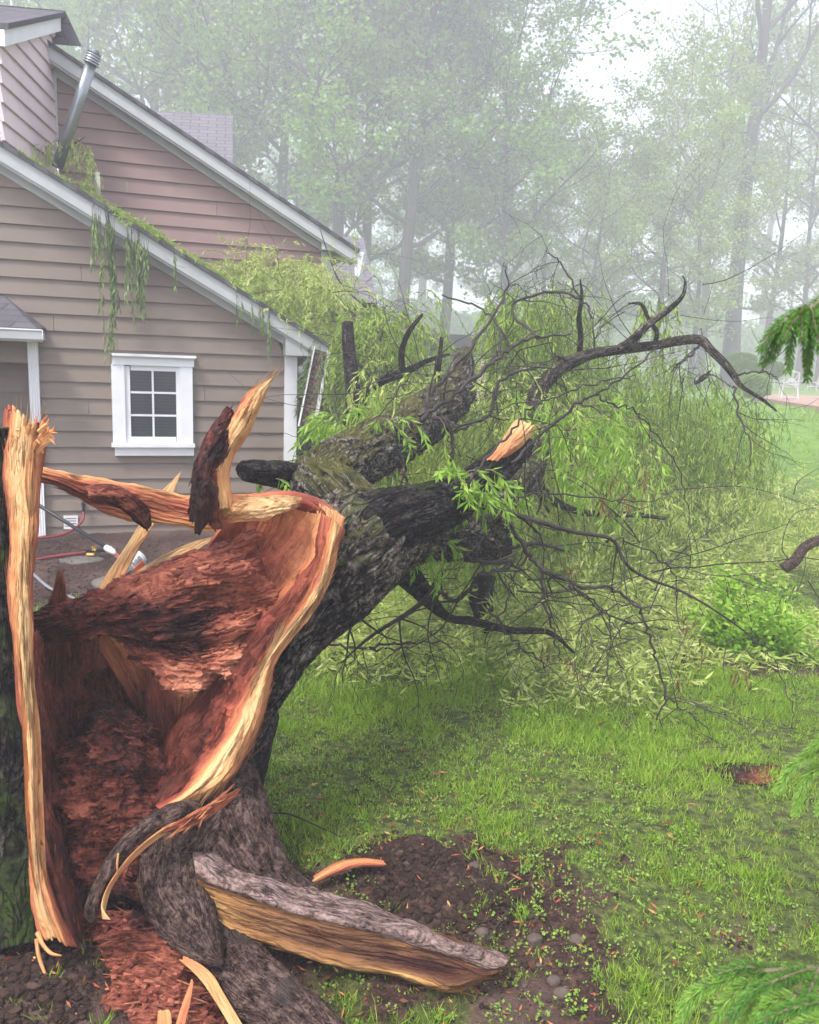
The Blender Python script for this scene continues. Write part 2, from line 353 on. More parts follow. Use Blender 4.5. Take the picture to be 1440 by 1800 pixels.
def bare(x, y):                  # 1 = bare soil, 0 = grass
    x = np.asarray(x, float); y = np.asarray(y, float)
    a = .8*n2(x, y, 1.9, 31, 4)+.75*n2(x, y, 7, 33, 3)
    k = sstep(2.25, 3.6, y)
    thr = -.16+.55*k+.28*sstep(3.6, 5.0, y)
    thr = thr+.35*sstep(.35, .8, x)
    b = sstep(thr, thr+.22, a)
    for (mx, my, r, h) in _mw:
        b = np.maximum(b, np.exp(-((x-mx)**2+(y-my)**2)/(r*r*1.1)))
    b = np.maximum(b, sstep(.85, .55, np.hypot((x+1.0)/1.15, (y-2.25)/.95)))   # round the stump
    b = np.maximum(b, sstep(1.0, .75, np.hypot((x+2.9)/2.3, (y-7.4)/1.9)))     # mulch bed by the house
    g = _bed; b = np.maximum(b, sstep(1.15, .8, np.hypot((x-g[0])/.95, (y-g[1])/.55)))
    return np.clip(b, 0, 1)
_bed = G(1310, 1140)
def grid_ground():
    ys = [-6, -3, 0, .8]; y = 1.3
    while y < 12: ys.append(y); y += .022*max(1, y/3)
    while y < 190: ys.append(y); y *= 1.03
    ys = np.array(ys); xs = []; nx = 300
    t = np.linspace(-1, 1, nx)
    V = []
    for y in ys:
        wdt = max(2.2, y*.95+1.5) if y < 12 else y*1.4+3
        e = np.sign(t)*np.abs(t)**1.15*wdt
        if True: e = np.concatenate([[-210], e, [210]])
        V.append(np.stack([e, np.full_like(e, y), np.zeros_like(e)], 1))
    V = np.array(V); x, y = V[..., 0], V[..., 1]
    b = bare(x, y); z = height(x, y)
    near = 1-sstep(8, 14, y)
    z = z+near*b*(.022*n2(x, y, 9, 3, 4)+.012*np.abs(n2(x, y, 34, 8, 3))*1.5)+near*.008*n2(x, y, 5, 2)
    V[..., 2] = z; r, c = V.shape[:2]
    i = np.arange(r-1)[:, None]*c+np.arange(c-1)[None]; F = np.stack([i, i+1, i+c+1, i+c], -1).reshape(-1, 4)
    return V.reshape(-1, 3), F, b.reshape(-1)
t = NT('lawn_and_soil'); v = t.vec('Object'); b = t.attr('tone'); n1 = t.noise(v, 26, 6, .7); nb = t.noise(v, 3, 4, .6); nf = t.noise(v, 110, 3, .6)
soil = t.ramp(t.math('ADD', t.math('MULTIPLY', n1, .6), t.math('MULTIPLY', nf, .4)), [(.36, (.012, .006, .005)), (.5, (.055, .028, .02)), (.62, (.13, .07, .052)), (.8, (.26, .17, .13))])
dry = t.ramp(t.noise(v, 1.3, 4), [(.45, (0, 0, 0)), (.62, (.55,)*3)]); soil = t.mix(dry, soil, (.19, .125, .095))
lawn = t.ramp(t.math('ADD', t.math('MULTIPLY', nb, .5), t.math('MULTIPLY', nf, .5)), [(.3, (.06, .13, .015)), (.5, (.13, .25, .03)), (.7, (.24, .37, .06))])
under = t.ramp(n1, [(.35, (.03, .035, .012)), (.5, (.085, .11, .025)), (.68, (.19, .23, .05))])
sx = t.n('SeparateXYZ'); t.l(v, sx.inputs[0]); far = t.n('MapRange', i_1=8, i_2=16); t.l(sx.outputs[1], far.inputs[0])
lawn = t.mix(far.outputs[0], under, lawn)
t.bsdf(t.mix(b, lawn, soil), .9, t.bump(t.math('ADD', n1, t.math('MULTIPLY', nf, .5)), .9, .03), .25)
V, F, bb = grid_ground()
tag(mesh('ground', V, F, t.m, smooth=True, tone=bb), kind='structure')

# ---------------------------------------------------------------- haze
t = NT('haze'); pv = t.n('VolumePrincipled'); pv.inputs['Color'].default_value = (.955, .94, 1.0, 1); pv.inputs['Density'].default_value = HAZE = .0088
pv.inputs['Anisotropy'].default_value = 0.1
t.l(pv.outputs[0], t.out.inputs[1])
h_ = MB(); h_.box((0, 82, 20.5), 440, 230, 50)
tag(h_.build('haze', t.m), kind='stuff')

# ---------------------------------------------------------------- the house
A_ = np.array([.949, .316, 0]); A_ /= np.linalg.norm(A_); N_ = np.array([A_[1], -A_[0], 0]); H0 = P(450, 786, 8.9)
def HP(px, py, t=0.):            # pixel -> point on the plane t metres behind the gable wall
    d = CF + (px-720)/1440*CR + (900-py)/1440*CU; q = H0-N_*t
    return CAM+d*(np.dot(q-CAM, N_)/np.dot(d, N_))
def HS(px, py, t=0.):
    p = HP(px, py, t); return float(np.dot(p-H0, A_)), float(p[2])
def HW(s, t, z): return np.array([H0[0], H0[1], 0])+A_*s-N_*t+np.array([0, 0, z])
def hbox(mb, s0, s1, t0, t1, z0, z1, tone=0.):
    mb.box8([HW(s0, t0, z0), HW(s1, t0, z0), HW(s1, t1, z0), HW(s0, t1, z0), HW(s0, t0, z1), HW(s1, t0, z1), HW(s1, t1, z1), HW(s0, t1, z1)], tone)
def hpix(mb, x0, y0, x1, y1, t0, t1):
    sa, _ = HS(x0, (y0+y1)/2, t0); sb, _ = HS(x1, (y0+y1)/2, t0); _, za = HS((x0+x1)/2, y1, t0); _, zb = HS((x0+x1)/2, y0, t0)
    hbox(mb, sa, sb, t0, t1, za, zb)
def line(pa, pb, t):
    (s0, z0), (s1, z1) = HS(*pa, t), HS(*pb, t); k = (z1-z0)/(s1-s0); return (lambda s: z0+k*(s-s0)), k
house = empty('house', HW(-1.5, 2, -.1), 'taupe lap-sided house with two stepped gables and white trim, buried under willow branches', 'house')
EXP = .164
def siding(mb, zb, zt, smin, smax, lim, t, W=None):   # lim(z)->(lo, hi)
    rg = random.Random(int(zb*100)+int(t*10)); W = W or (lambda s, tt, z: HW(s, tt, z)); z = zb
    while z < zt:
        lo0, hi0 = lim(z); lo1, hi1 = lim(z+EXP+.02); lo0 = max(lo0, smin); lo1 = max(lo1, smin); hi0 = min(hi0, smax); hi1 = min(hi1, smax)
        if hi0-lo0 < .05: break
        hi1 = max(hi1, lo1+.01)
        cuts = [lo0]; q = lo0+rg.uniform(.4, 3.6)
        while q < min(hi0, hi1)-.25: cuts.append(q); q += 3.6
        cuts.append(hi0)
        for k in range(len(cuts)-1):
            a, b_ = cuts[k]+(.002 if k else 0), cuts[k+1]-(.002 if k < len(cuts)-2 else 0)
            a1 = a if k else lo1; b1 = b_ if k < len(cuts)-2 else hi1
            f, g = t-.035, t-.008
            mb.box8([W(a, f, z), W(b_, f, z), W(b_, t+.004, z), W(a, t+.004, z), W(a1, g, z+EXP+.012), W(b1, g, z+EXP+.012), W(b1, t+.004, z+EXP+.012), W(a1, t+.004, z+EXP+.012)])
            
        z += EXP
# front gable
rl, rk = line((0, 250), (578, 606), -.22)
S_L = HS(64, 700)[0]; S_R = HS(499, 700)[0]; S_C = HS(521, 700)[0]; Z_ROW = HS(100, 785)[1]; Z0 = Z_ROW-EXP*6
PZ = HS(30, 590, 0)[1]
off = .235
mb = MB(); siding(mb, Z0, 8, -7, S_R, lambda z: ((S_L if z < PZ-.15 else -7), (rl.__call__(0)*0+((z+off)-rl(0))/rk)), 0.)
mb.build('siding', M['siding'], house)
mb = MB(); mb.box8([HW(-7, .05, -.4), HW(S_R, .05, -.4), HW(S_R, .2, -.4), HW(-7, .2, -.4), HW(-7, .05, rl(-7)-.25), HW(S_R, .05, rl(S_R)-.25), HW(S_R, .2, rl(S_R)-.25), HW(-7, .2, rl(-7)-.25)])
mb = MB(); hbox(mb, S_L-.02, S_R+.10, -.004, .25, -.5, Z0+.005); mb.build('foundation', M['concrete'], house)
# recessed bay at the left under the little roof
mb = MB(); siding(mb, Z0+.03, PZ+.1, -7, S_L+.02, lambda z: (-7, 9), .38); mb.build('siding', M['siding'], house)
mb = MB(); hbox(mb, -7, S_L, .383, .5, -.5, Z0+.035); hbox(mb, S_L-.004, S_L+.03, .03, .38, -.4, PZ+.1); mb.build('side_wall', M['siding'], house)
# core walls that close the gable
def slab(mb, sa, sb, t0, t1, f, dz0, dz1, tone=0.):   # sheared box along a rake line f(s), between f+dz0 and f+dz1
    mb.box8([HW(sa, t0, f(sa)+dz0), HW(sb, t0, f(sb)+dz0), HW(sb, t1, f(sb)+dz0), HW(sa, t1, f(sa)+dz0), HW(sa, t0, f(sa)+dz1), HW(sb, t0, f(sb)+dz1), HW(sb, t1, f(sb)+dz1), HW(sa, t1, f(sa)+dz1)], tone)
SE = HS(577, 606, -.22)[0]
mb = MB(); slab(mb, -7, SE, -.22, -.18, rl, -.165, -.03); slab(mb, -7, SE-.02, -.20, -.17, rl, -.19, -.162)
slab(mb, -7, S_R+.05, -.045, -.02, rl, -.255, -.15)
slab(mb, -7, SE-.01, -.18, -.02, rl, -.165, -.15)
sr0 = HS(497, 600)[0]
# eave return box
_, zr = HS(535, 626, -.05)
mb.add([HW(sr0, -.19, zr), HW(SE-.06, -.19, zr), HW(SE-.02, -.19, rl(SE)-.17), HW(sr0, -.19, rl(sr0)-.17), HW(sr0, .0, zr), HW(SE-.06, .0, zr), HW(SE-.02, .0, rl(SE)-.17), HW(sr0, .0, rl(sr0)-.17)],
       [(0, 1, 2, 3), (7, 6, 5, 4), (0, 4, 5, 1), (1, 5, 6, 2), (2, 6, 7, 3), (3, 7, 4, 0)])
mb.build('rake_trim', M['trim'], house)
mb = MB(); hbox(mb, S_R, S_C, -.04, .10, -.45, zr); hbox(mb, HS(548, 640, .25)[0], HS(552, 640, .25)[0]+.0, 1.0, 1.02, zr, zr+.01)
mb.build('corner_post', M['white'], house)
def roofslab(name, sa, sb, t0, t1, f, dz0, dz1, mat):
    c = [HW(sa, t0, f(sa)+dz0), HW(sb, t0, f(sb)+dz0), HW(sb, t1, f(sb)+dz0), HW(sa, t1, f(sa)+dz0), HW(sa, t0, f(sa)+dz1), HW(sb, t0, f(sb)+dz1), HW(sb, t1, f(sb)+dz1), HW(sa, t1, f(sa)+dz1)]
    L = np.linalg.norm(c[1]-c[0]); D = t1-t0
    uv = [(0, 0), (0, L), (D, L), (D, 0)]*2
    return mesh(name, c, [(3, 2, 1, 0), (4, 5, 6, 7), (0, 1, 5, 4), (1, 2, 6, 5), (2, 3, 7, 6), (3, 0, 4, 7)], mat, house, uv=uv)
roofslab('roof', -7, SE+.03, -.25, 1.55, rl, -.03, .012, M['shingle'])
# rear gable
T2 = 1.5
r2, k2 = line((88, 76), (628, 438), T2-.22)
S2L = HS(100, 200, T2)[0]; S2R = HS(564, 440, T2)[0]; S2C = HS(582, 440, T2)[0]; SE2 = HS(627, 438, T2-.22)[0]
Z2 = HS(350, 300, T2)[1]; zz = Z2-EXP*round((Z2+.3)/EXP)
mb = MB(); siding(mb, zz, 9, S2L-3, S2R, lambda z: ((S2L if z > 3.0 else S2L-3), ((z+off)-r2(0))/k2), T2); mb.build('siding', M['siding_up'], house)
mb = MB(); slab(mb, S2L-.15, SE2, T2-.22, T2-.18, r2, -.165, -.03); slab(mb, S2L-.15, SE2-.02, T2-.20, T2-.17, r2, -.19, -.162); slab(mb, S2L-.15, S2R+.05, T2-.045, T2-.02, r2, -.255, -.15)
slab(mb, S2L-.15, SE2-.01, T2-.18, T2-.02, r2, -.165, -.15)
hpix(mb, 88, 92, 100, 245, T2-.05, T2+.05)
s_, z_ = HS(566, 432, T2-.19); _, z3 = HS(600, 441, T2-.19)
mb.add([HW(s_, T2-.19, z3), HW(SE2-.05, T2-.19, z3), HW(SE2-.02, T2-.19, r2(SE2)-.17), HW(s_, T2-.19, r2(s_)-.17), HW(s_, T2, z3), HW(SE2-.05, T2, z3), HW(SE2-.02, T2, r2(SE2)-.17), HW(s_, T2, r2(s_)-.17)],
       [(0, 1, 2, 3), (7, 6, 5, 4), (0, 4, 5, 1), (1, 5, 6, 2), (2, 6, 7, 3), (3, 7, 4, 0)])
hbox(mb, S2R, S2C, T2-.04, T2+.1, .4, z3)
mb.build('rake_trim', M['trim'], house)
roofslab('roof', S2L-.15, SE2+.03, T2-.25, 6.0, r2, -.03, .012, M['shingle'])
mb = MB(); mb.box8([HW(S2L-3, T2+.006, -.5), HW(S2R, T2+.006, -.5), HW(S2R, 6, -.5), HW(S2L-3, 6, -.5), HW(S2L-3, T2+.006, 2.9), HW(S2R, T2+.006, 2.6), HW(S2R, 6, 2.6), HW(S2L-3, 6, 2.9)])
mb.build('rear_wall', M['siding_up'], house)
# broken end of the upper gutter
mb = MB(); a = HW(SE2+.01, T2-.2, r2(SE2)-.06); mb.box8([a+np.array(q) for q in [(-.02, 0, -.25), (.03, 0, -.30), (.03, .4, -.30), (-.02, .4, -.25), (-.03, 0, .03), (.09, 0, .03), (.09, .4, .03), (-.03, .4, .03)]])
mb.build('gutter', M['white'], house)
# pale upper wing at the far left
C0 = HP(92, 150, T2-.03); D0 = np.array([.125, -.992, 0])
def WW(s, tt, z): return np.array([C0[0], C0[1], 0])+D0*(-s)+np.array([D0[1], -D0[0], 0])*tt*1.0+np.array([0, 0, z])
def WP(px, py):                 # pixel -> (s, z) on the wing wall
    d = CF + (px-720)/1440*CR + (900-py)/1440*CU; n = np.array([D0[1], -D0[0], 0]); p = CAM+d*(np.dot(C0-CAM, n)/np.dot(d, n)); return float(-np.dot(p-C0, D0)), float(p[2])
(w0, wz0), (w1, wz1) = WP(2, 74), WP(88, 52); wk = (wz1-wz0)/(w1-w0); wr = lambda s_: wz0+wk*(s_-w0)
mb = MB(); siding(mb, 3.0, wr(0)+.02, -1.66, 0, lambda z: (max((z+.02-wz0)/wk+w0, -1.66 if z > HS(0, 248, -.25)[1]+.03 else -1.40), 0), 0., WW); mb.build('wing_siding', M['siding_pink'], house)
def wbox(s0, s1, t0, t1, d0, d1): 
    m_ = MB(); m_.box8([WW(s0, t0, wr(s0)+d0), WW(s1, t0, wr(s1)+d0), WW(s1, t1, wr(s1)+d0), WW(s0, t1, wr(s0)+d0), WW(s0, t0, wr(s0)+d1), WW(s1, t0, wr(s1)+d1), WW(s1, t1, wr(s1)+d1), WW(s0, t1, wr(s0)+d1)]); return m_
sg = 1 if np.dot(WW(0, 1, 0)-WW(0, 0, 0), CAM-C0) < 0 else -1
m_ = wbox(-1.75, .05, -.10*sg, -.03*sg, -.01, .13); m_.build('wing_fascia', M['white'], house)
c = [WW(-1.75, -.14*sg, wr(-1.75)+.135), WW(.1, -.14*sg, wr(.1)+.135), WW(.1, 1.5*sg, wr(.1)+.135), WW(-1.75, 1.5*sg, wr(-1.75)+.135)]; c += [q+np.array([0, 0, .05]) for q in c]
mesh('wing_roof', c, [(3, 2, 1, 0), (4, 5, 6, 7), (0, 1, 5, 4), (1, 2, 6, 5), (2, 3, 7, 6), (3, 0, 4, 7)], M['shingle'], house, uv=[(0, 0), (2.8, 0), (2.8, 1.6), (0, 1.6)]*2)
q0, q1 = WW(.08, -.14*sg, wr(.1)+.19), WW(.08, -.14*sg, wr(.1)+.19)+A_*.16+np.array([0, 0, -.34]); ex = WW(0, 1.5*sg, 0)-WW(0, 0, 0); th = np.array([.05, 0, .0])
mesh('wing_roof', [q0-th, q1-th, q1-th+ex, q0-th+ex, q0, q1, q1+ex, q0+ex], [(3, 2, 1, 0), (4, 5, 6, 7), (0, 1, 5, 4), (1, 2, 6, 5), (2, 3, 7, 6), (3, 0, 4, 7)], M['shingle'], house, uv=[(0, 0), (.4, 0), (.4, 1.6), (0, 1.6)]*2)
# far shingled roofs behind
def farroof(q, thick=.12):
    q = [np.array(a) for a in q]; n = np.cross(q[1]-q[0], q[3]-q[0]); n /= np.linalg.norm(n)
    if n[2] < 0: n = -n
    L = np.linalg.norm(q[1]-q[0]); D = np.linalg.norm(q[3]-q[0])
    mesh('rear_roof', q+[a-n*thick for a in q], [(0, 1, 2, 3), (7, 6, 5, 4), (0, 4, 5, 1), (1, 5, 6, 2), (2, 6, 7, 3), (3, 7, 4, 0)], M['shingle_l'], house, uv=[(0, D), (L, D), (L, 0), (0, 0)]*2)
farroof([P(260, 194, 15.5), P(409, 202, 15.9), P(409, 330, 13.6), P(260, 330, 13.2)])
farroof([P(540, 414, 15.2), P(639, 418, 15.4), P(664, 532, 13.0), P(530, 532, 12.8)])
mb = MB(); a, b_ = P(545, 530, 13.3), P(655, 534, 13.5); mb.box8([np.array([a[0], a[1], 0]), np.array([b_[0], b_[1], 0]), np.array([b_[0], b_[1]+3, 0]), np.array([a[0], a[1]+3, 0]), a, b_, b_+np.array([0, 3, 0]), a+np.array([0, 3, 0])]); mb.build('rear_wall', M['siding_up'], house)
# little hip roof, gutter, downspout at the left
s7 = HS(72, 580, -.35)[0]; zg = HS(40, 590, -.35)[1]; zt_ = HS(3, 516, 0)[1]; st_ = HS(3, 516, 0)[0]
mesh('porch_roof', [HW(-7, -.38, zg+.07), HW(s7-.03, -.38, zg+.07), HW(s7+.02, 0, zg+.09), HW(st_, -.0, zt_), HW(-7, -.0, zt_), HW(-7, -.38, zg+.04), HW(s7-.03, -.38, zg+.04), HW(s7+.02, 0, zg+.04), HW(-7, 0, zg+.04)],
     [(0, 1, 3, 4), (1, 2, 3), (5, 8, 7, 6), (0, 5, 6, 1), (1, 6, 7, 2), (2, 7, 8, 4, 3)], M['shingle'], house, uv=[(0, 0), (3, 0), (3.3, 0), (2.6, .8), (0, .8), (0, 0), (3, 0), (3, .3), (0, .3)])
mb = MB(); prof = [(-.38, .06), (-.38, -.035), (-.40, -.055), (-.46, -.03), (-.475, .035), (-.50, .05), (-.50, .062), (-.485, .062), (-.465, .045), (-.45, -.02), (-.395, -.035), (-.39, .06)]
n_ = len(prof); Vg = [HW(s_, a, zg+b_) for s_ in (-7, s7+.02) for a, b_ in prof]; mb.add(Vg, [tuple(range(n_)), tuple(range(2*n_-1, n_-1, -1))]+[(i, i+n_, (i+1) % n_+n_, (i+1) % n_) for i in range(n_)])
hbox(mb, -7, s7, -.378, -.0, zg-.03, zg+.038)
mb.build('gutter', M['white'], house)
sd0, sd1 = HS(52, 700, -.08)[0], HS(70, 700, -.08)[0]; mb = MB(); zd = HS(70, 964, -.08)[1]
cor = []; K = 9
for i in range(K): cor.append((sd0+(sd1-sd0)*i/(K-1), -.085+(.006 if i % 2 else 0)))
ring = cor+[(sd1, -.022), (sd0, -.022)]
n_ = len(ring); mb.add([HW(a, b_, z) for z in (zd, zg-.03) for a, b_ in ring], [tuple(range(n_-1, -1, -1)), tuple(range(n_, 2*n_))]+[(i, (i+1) % n_, (i+1) % n_+n_, i+n_) for i in range(n_)])
mb.build('downspout', M['white'], house)
# window
wn = MB(); hpix(wn, 197, 640, 220, 782, -.085, -.0); hpix(wn, 317, 640, 339, 783, -.085, -.0); hpix(wn, 197, 628, 341, 643, -.092, -.0); win = wn.build('window', M['white'], house)
wn = MB(); hpix(wn, 194, 623, 345, 627.5, -.14, 0.); hpix(wn, 196, 625.5, 343, 629, -.12, 0.); wn.build('window_header', M['white'], win)
wn = MB(); hpix(wn, 196, 780, 343, 786.5, -.13, 0.); hpix(wn, 202, 786, 341, 801, -.09, 0.); wn.build('window_sill', M['white'], win)
wn = MB(); hpix(wn, 220, 643, 229.5, 781, -.062, .0); hpix(wn, 310, 643, 317, 781, -.062, .0); hpix(wn, 229.5, 643, 310, 652, -.062, 0.); hpix(wn, 229.5, 768, 310, 781, -.062, 0.)
hpix(wn, 267.5, 652, 271, 768, -.054, -.030); hpix(wn, 229.5, 688.5, 310, 692, -.053, -.030); hpix(wn, 229.5, 728.5, 310, 732, -.053, -.030); wn.build('sash', M['white'], win)
wn = MB(); hpix(wn, 229, 651, 310.5, 769, -.044, -.038); wn.build('pane', M['glass'], win)
# flue, vent pipe, wall vent, tap
fl = MB(); a, b_ = P(100, 295, 9.0), P(160, 112, 9.0); fl.tube([a+(b_-a)*q for q in (0, .33, .34, .66, .67, 1)], [.057, .057, .061, .057, .057, .057], 20); flo = fl.build('flue_pipe', M['metal'], house, True)
fl = MB(); d = (b_-a)/np.linalg.norm(b_-a)
for k in range(5): fl.tube([b_+d*(.0+.026*k), b_+d*(.012+.026*k)], [.078-.002*k, .070], 20)
fl.tube([b_, b_+d*.14], .045, 16); fl.build('flue_cap', M['metal'], flo)
fl = MB(); fl.tube([P(172, 345, 9.3), P(170, 303, 9.3)], .032, 14); fl.build('vent_pipe', M['cream'], house, True)
vt = MB(); hpix(vt, 112, 907, 137, 911, -.04, -.02); hpix(vt, 112, 926, 137, 930, -.04, -.02); hpix(vt, 112, 907, 115, 930, -.041, -.02); hpix(vt, 134, 907, 137, 930, -.041, -.02)
for k in range(3): hpix(vt, 115, 912.5+k*4.6, 134, 915+k*4.6, -.036, -.02)
vo = vt.build('wall_vent', M['white'], house)
vt = MB(); vt.tube([HP(147, 884, 0), HP(147, 886, -.09)], .014, 10); vt.tube([HP(147, 886, -.085), HP(147, 902, -.085)], .016, 10)
for k in range(8): a = k*math.pi/4; vt.tube([HP(147, 886, -.10), HP(147+5*math.cos(a), 886+5*math.sin(a), -.10)], .006, 5)
vt.build('tap', M['black'], house)
# floodlight with two heads under the eave
fl = MB(); a = HP(541, 628, .1); fl.tube([a+np.array([0, 0, .03]), a-np.array([0, 0, .03])], .05, 14)
for dx, dz in ((-.05, -.12), (.09, -.10)):
    e = a+np.array([dx, -.05, dz]); fl.tube([a-np.array([0, 0, .02]), (a+e)/2, e, e+np.array([dx*.1, -.07, -.035]), e+np.array([dx*.1, -.09, -.045])], [.02, .03, .045, .068, .066], 14)
fl.build('floodlight', M['chair'], house, True)

# fallen gutter hanging off the eave
gu = MB(); a, b_ = HP(566, 612, -.24), HP(538, 752, -.32); gg = empty('fallen_gutter', b_, 'broken white gutter full of brown debris hanging from the eave corner', 'gutter')
d = b_-a; L = np.linalg.norm(d); d /= L; sX = A_-d*np.dot(A_, d); sX /= np.linalg.norm(sX); sY = np.cross(d, sX)
def gut(prof, name, mat, l0=0., l1=1.):
    m_ = MB(); n = len(prof); Vg = [a+d*L*q+sX*x+sY*y for q in (l0, l1) for x, y in prof]; m_.add(Vg, [tuple(range(n)), tuple(range(2*n-1, n-1, -1))]+[(i, i+n, (i+1) % n+n, (i+1) % n) for i in range(n)]); return m_.build(name, mat, gg)
if sY[1] < 0: sY = -sY
gut([(-.085, -.03), (-.078, -.03), (-.07, .07), (.05, .07), (.088, -.04), (.096, -.04), (.058, .078), (-.078, .078)], 'trough', M['white'])
V = []; nn = 40
dm = MB()
for k in range(nn):
    pass
gx = np.linspace(-.068, .062, 12); gl = np.linspace(.03, .985, 60); GX, GL = np.meshgrid(gx, gl); hh = .01+.03*n2(GX, GL, 24, 4, 4)
Vd = a+d*L*GL[..., None]+sX*GX[..., None]+sY*(hh)[..., None]; i = np.arange(59)[:, None]*12+np.arange(11)[None]
mesh('debris', Vd.reshape(-1, 3), np.stack([i, i+1, i+13, i+12], -1).reshape(-1, 4), simple('gutter_debris', (.14, .09, .075), .95, .7, 40, 1), gg)

# ---------------------------------------------------------------- wood pieces
def sheetgrid(rows, nu, nv):
    rows = [crom(np.array([(*p, .5)[:4] if len(p) == 3 else p for p in r], float), nu) for r in rows]
    g = crom(np.array(rows), nv)             # nv x nu x 4
    return PA(g[..., :3]), g[..., 3]
def sheet(name, rows, mat, parent, nu=160, nv=50, thick=.04, fib=(.006, 3, 40), rough=(.0, 8), jag=(0, 0), jf=30, edge=.0, smooth=True, shards=0, sh=(.03, .09, .006), seed=1, lift=.35, wave=0, tonev=0, terr=0, chunks=0, cs=(.002, .012), flake=(0, 8, 30), rt_=0.):
    Pt, T = sheetgrid(rows, nu, nv)
    du = np.gradient(Pt, axis=1); dv = np.gradient(Pt, axis=0)
    lu = np.linalg.norm(du, axis=2, keepdims=True)+1e-9; lv = np.linalg.norm(dv, axis=2, keepdims=True)+1e-9
    tu, tv = du/lu, dv/lv; n = np.cross(tu, tv); n /= np.linalg.norm(n, axis=2, keepdims=True)+1e-9
    s = np.sign(np.sum(n*(CAM-Pt), axis=2).mean()); n = n*s
    U = np.cumsum(lu[..., 0], axis=1).mean(0)[None]*np.ones((nv, 1)); Vv = np.cumsum(lv[..., 0], axis=0).mean(1)[:, None]*np.ones((1, nu))
    a = np.linspace(0, 1, nu)[None]; b = np.linspace(0, 1, nv)[:, None]
    fr = n2(U*fib[1], Vv*fib[2]+1.2*n2(U, Vv, 3, seed+9), 1, seed, 4)+.5*n2(U*fib[1]*2.5, Vv*fib[2]*3, 1, seed+3, 2)
    rg = fbm(Pt*rough[1], 5, seed+5, .55) if rough[0] else 0
    if terr and rough[0]:                    # stepped, blocky breakage
        q = fbm(Pt*rough[1]*1.7+3, 3, seed+6)*4; rg = rg+terr*((np.floor(q)+sstep(.35, .65, q-np.floor(q)))/4)
    d = fib[0]*fr+rough[0]*rg*1.6
    if fib[0]: d = d+.0028*np.clip(n2(U*5, Vv*170+3*n2(U, Vv, 4, seed+72, 2), 1, seed+71, 2)*2, -1, .5)
    if flake[0]:
        q1 = n2(U*flake[1]+.6*n2(U, Vv, 6, seed+41, 2), Vv*flake[2]+1.5*n2(U, Vv, 5, seed+43, 2), 1, seed+42, 3)*3.2; st_p = (np.floor(q1)+sstep(.0, .22, q1-np.floor(q1)))/3.2
        q2 = n2(U*flake[1]*3, Vv*flake[2]*3, 1, seed+45, 3)*2.6; st2 = (np.floor(q2)+sstep(0, .25, q2-np.floor(q2)))/2.6
        cav = -np.maximum(0, n2(U, Vv, 7, seed+47, 3)-.18)*2.2
        d = d+flake[0]*(st_p+.4*st2+cav)
    if fib[0]: d = d+.016*rt_*sstep(.5, .8, T)*(fbm(Pt*16, 4, seed+61)+.8*np.floor(fbm(Pt*9+5, 3, seed+62)*4)/4)
    if wave: d = d+wave*n2(U, Vv, 5, seed+21, 2)
    wl = np.minimum(1, lv[..., 0].sum(0)/.09)[None]
    em = np.minimum(1, np.minimum(b, 1-b)*6); d = d*wl
    Q = Pt+n*(d*(.35+.65*em))[..., None]
    if jag[0] or jag[1]:
        j = n2(Vv*jf, 0*Vv, 1, seed+7, 3); j2 = n2(Vv*jf*3, 0*Vv, 1, seed+8, 2)
        w0 = (1-sstep(0, .3, a)); w1 = sstep(.7, 1, a)
        Q = Q+tu*((j+.4*j2)*(jag[1]*w1-jag[0]*w0))[..., None]
    if edge:
        e = n2(U, 0*U, 14, seed+11, 4)*edge; Q = Q+tv*(e*(sstep(.75, 1, b)-(1-sstep(0, .25, b))))[..., None]
    prof = np.minimum(1, np.minimum(np.minimum(b, 1-b)*5, np.minimum(a, 1-a)*12))**.5*wl
    back = Pt-n*(thick*(.25*wl+.75*prof))[..., None]
    if jag[0] or jag[1]: back = back+tu*((j+.4*j2)*(jag[1]*w1-jag[0]*w0))[..., None]*.85
    V = np.concatenate([Q.reshape(-1, 3), back.reshape(-1, 3)]); K = nu*nv
    i = (np.arange(nv-1)[:, None]*nu+np.arange(nu-1)[None]); F = np.stack([i, i+1, i+nu+1, i+nu], -1).reshape(-1, 4)
    F = np.concatenate([F, F[:, ::-1]+K])
    rim = np.concatenate([np.arange(nu), np.arange(1, nv)*nu+nu-1, (nv-1)*nu+np.arange(nu-2, -1, -1), np.arange(nv-2, 0, -1)*nu])
    r2_ = np.roll(rim, -1); F = np.concatenate([F, np.stack([rim+K, r2_+K, r2_, rim], -1)])
    if s < 0: F = F[:, ::-1]
    uv = np.concatenate([np.stack([U, Vv], -1).reshape(-1, 2)]*2); tone = np.concatenate([T.reshape(-1), T.reshape(-1)+.12])
    if tonev: tone = tone+np.tile((tonev*n2(U*2, Vv*8, 1, seed+31, 3)).reshape(-1), 2)
    if shards:
        g = np.random.default_rng(seed+77); ii = g.integers(2, nv-2, shards); jj = g.integers(3, nu-3, shards)
        
        if sh[2] < .003: jj = g.integers(int(nu*.10), int(nu*.90), shards); ii = g.integers(int(nv*.06)+1, int(nv*.94)-1, shards)
        c = Q[ii, jj]; dr = tu[ii, jj]*g.choice([-1, 1], shards, p=[.5, .5])[:, None]+n[ii, jj]*g.uniform(0, lift, shards)[:, None]+tv[ii, jj]*g.normal(0, .25 if sh[2] >= .003 else .045, shards)[:, None]
        dr /= np.linalg.norm(dr, axis=1, keepdims=True); L = g.uniform(sh[0], sh[1], shards)[:, None]; W = (g.uniform(.3, 1, shards)*sh[2])[:, None]
        side = np.cross(dr, n[ii, jj]); side /= np.linalg.norm(side, axis=1, keepdims=True)+1e-9; up = np.cross(side, dr)
        bas = c-n[ii, jj]*.006
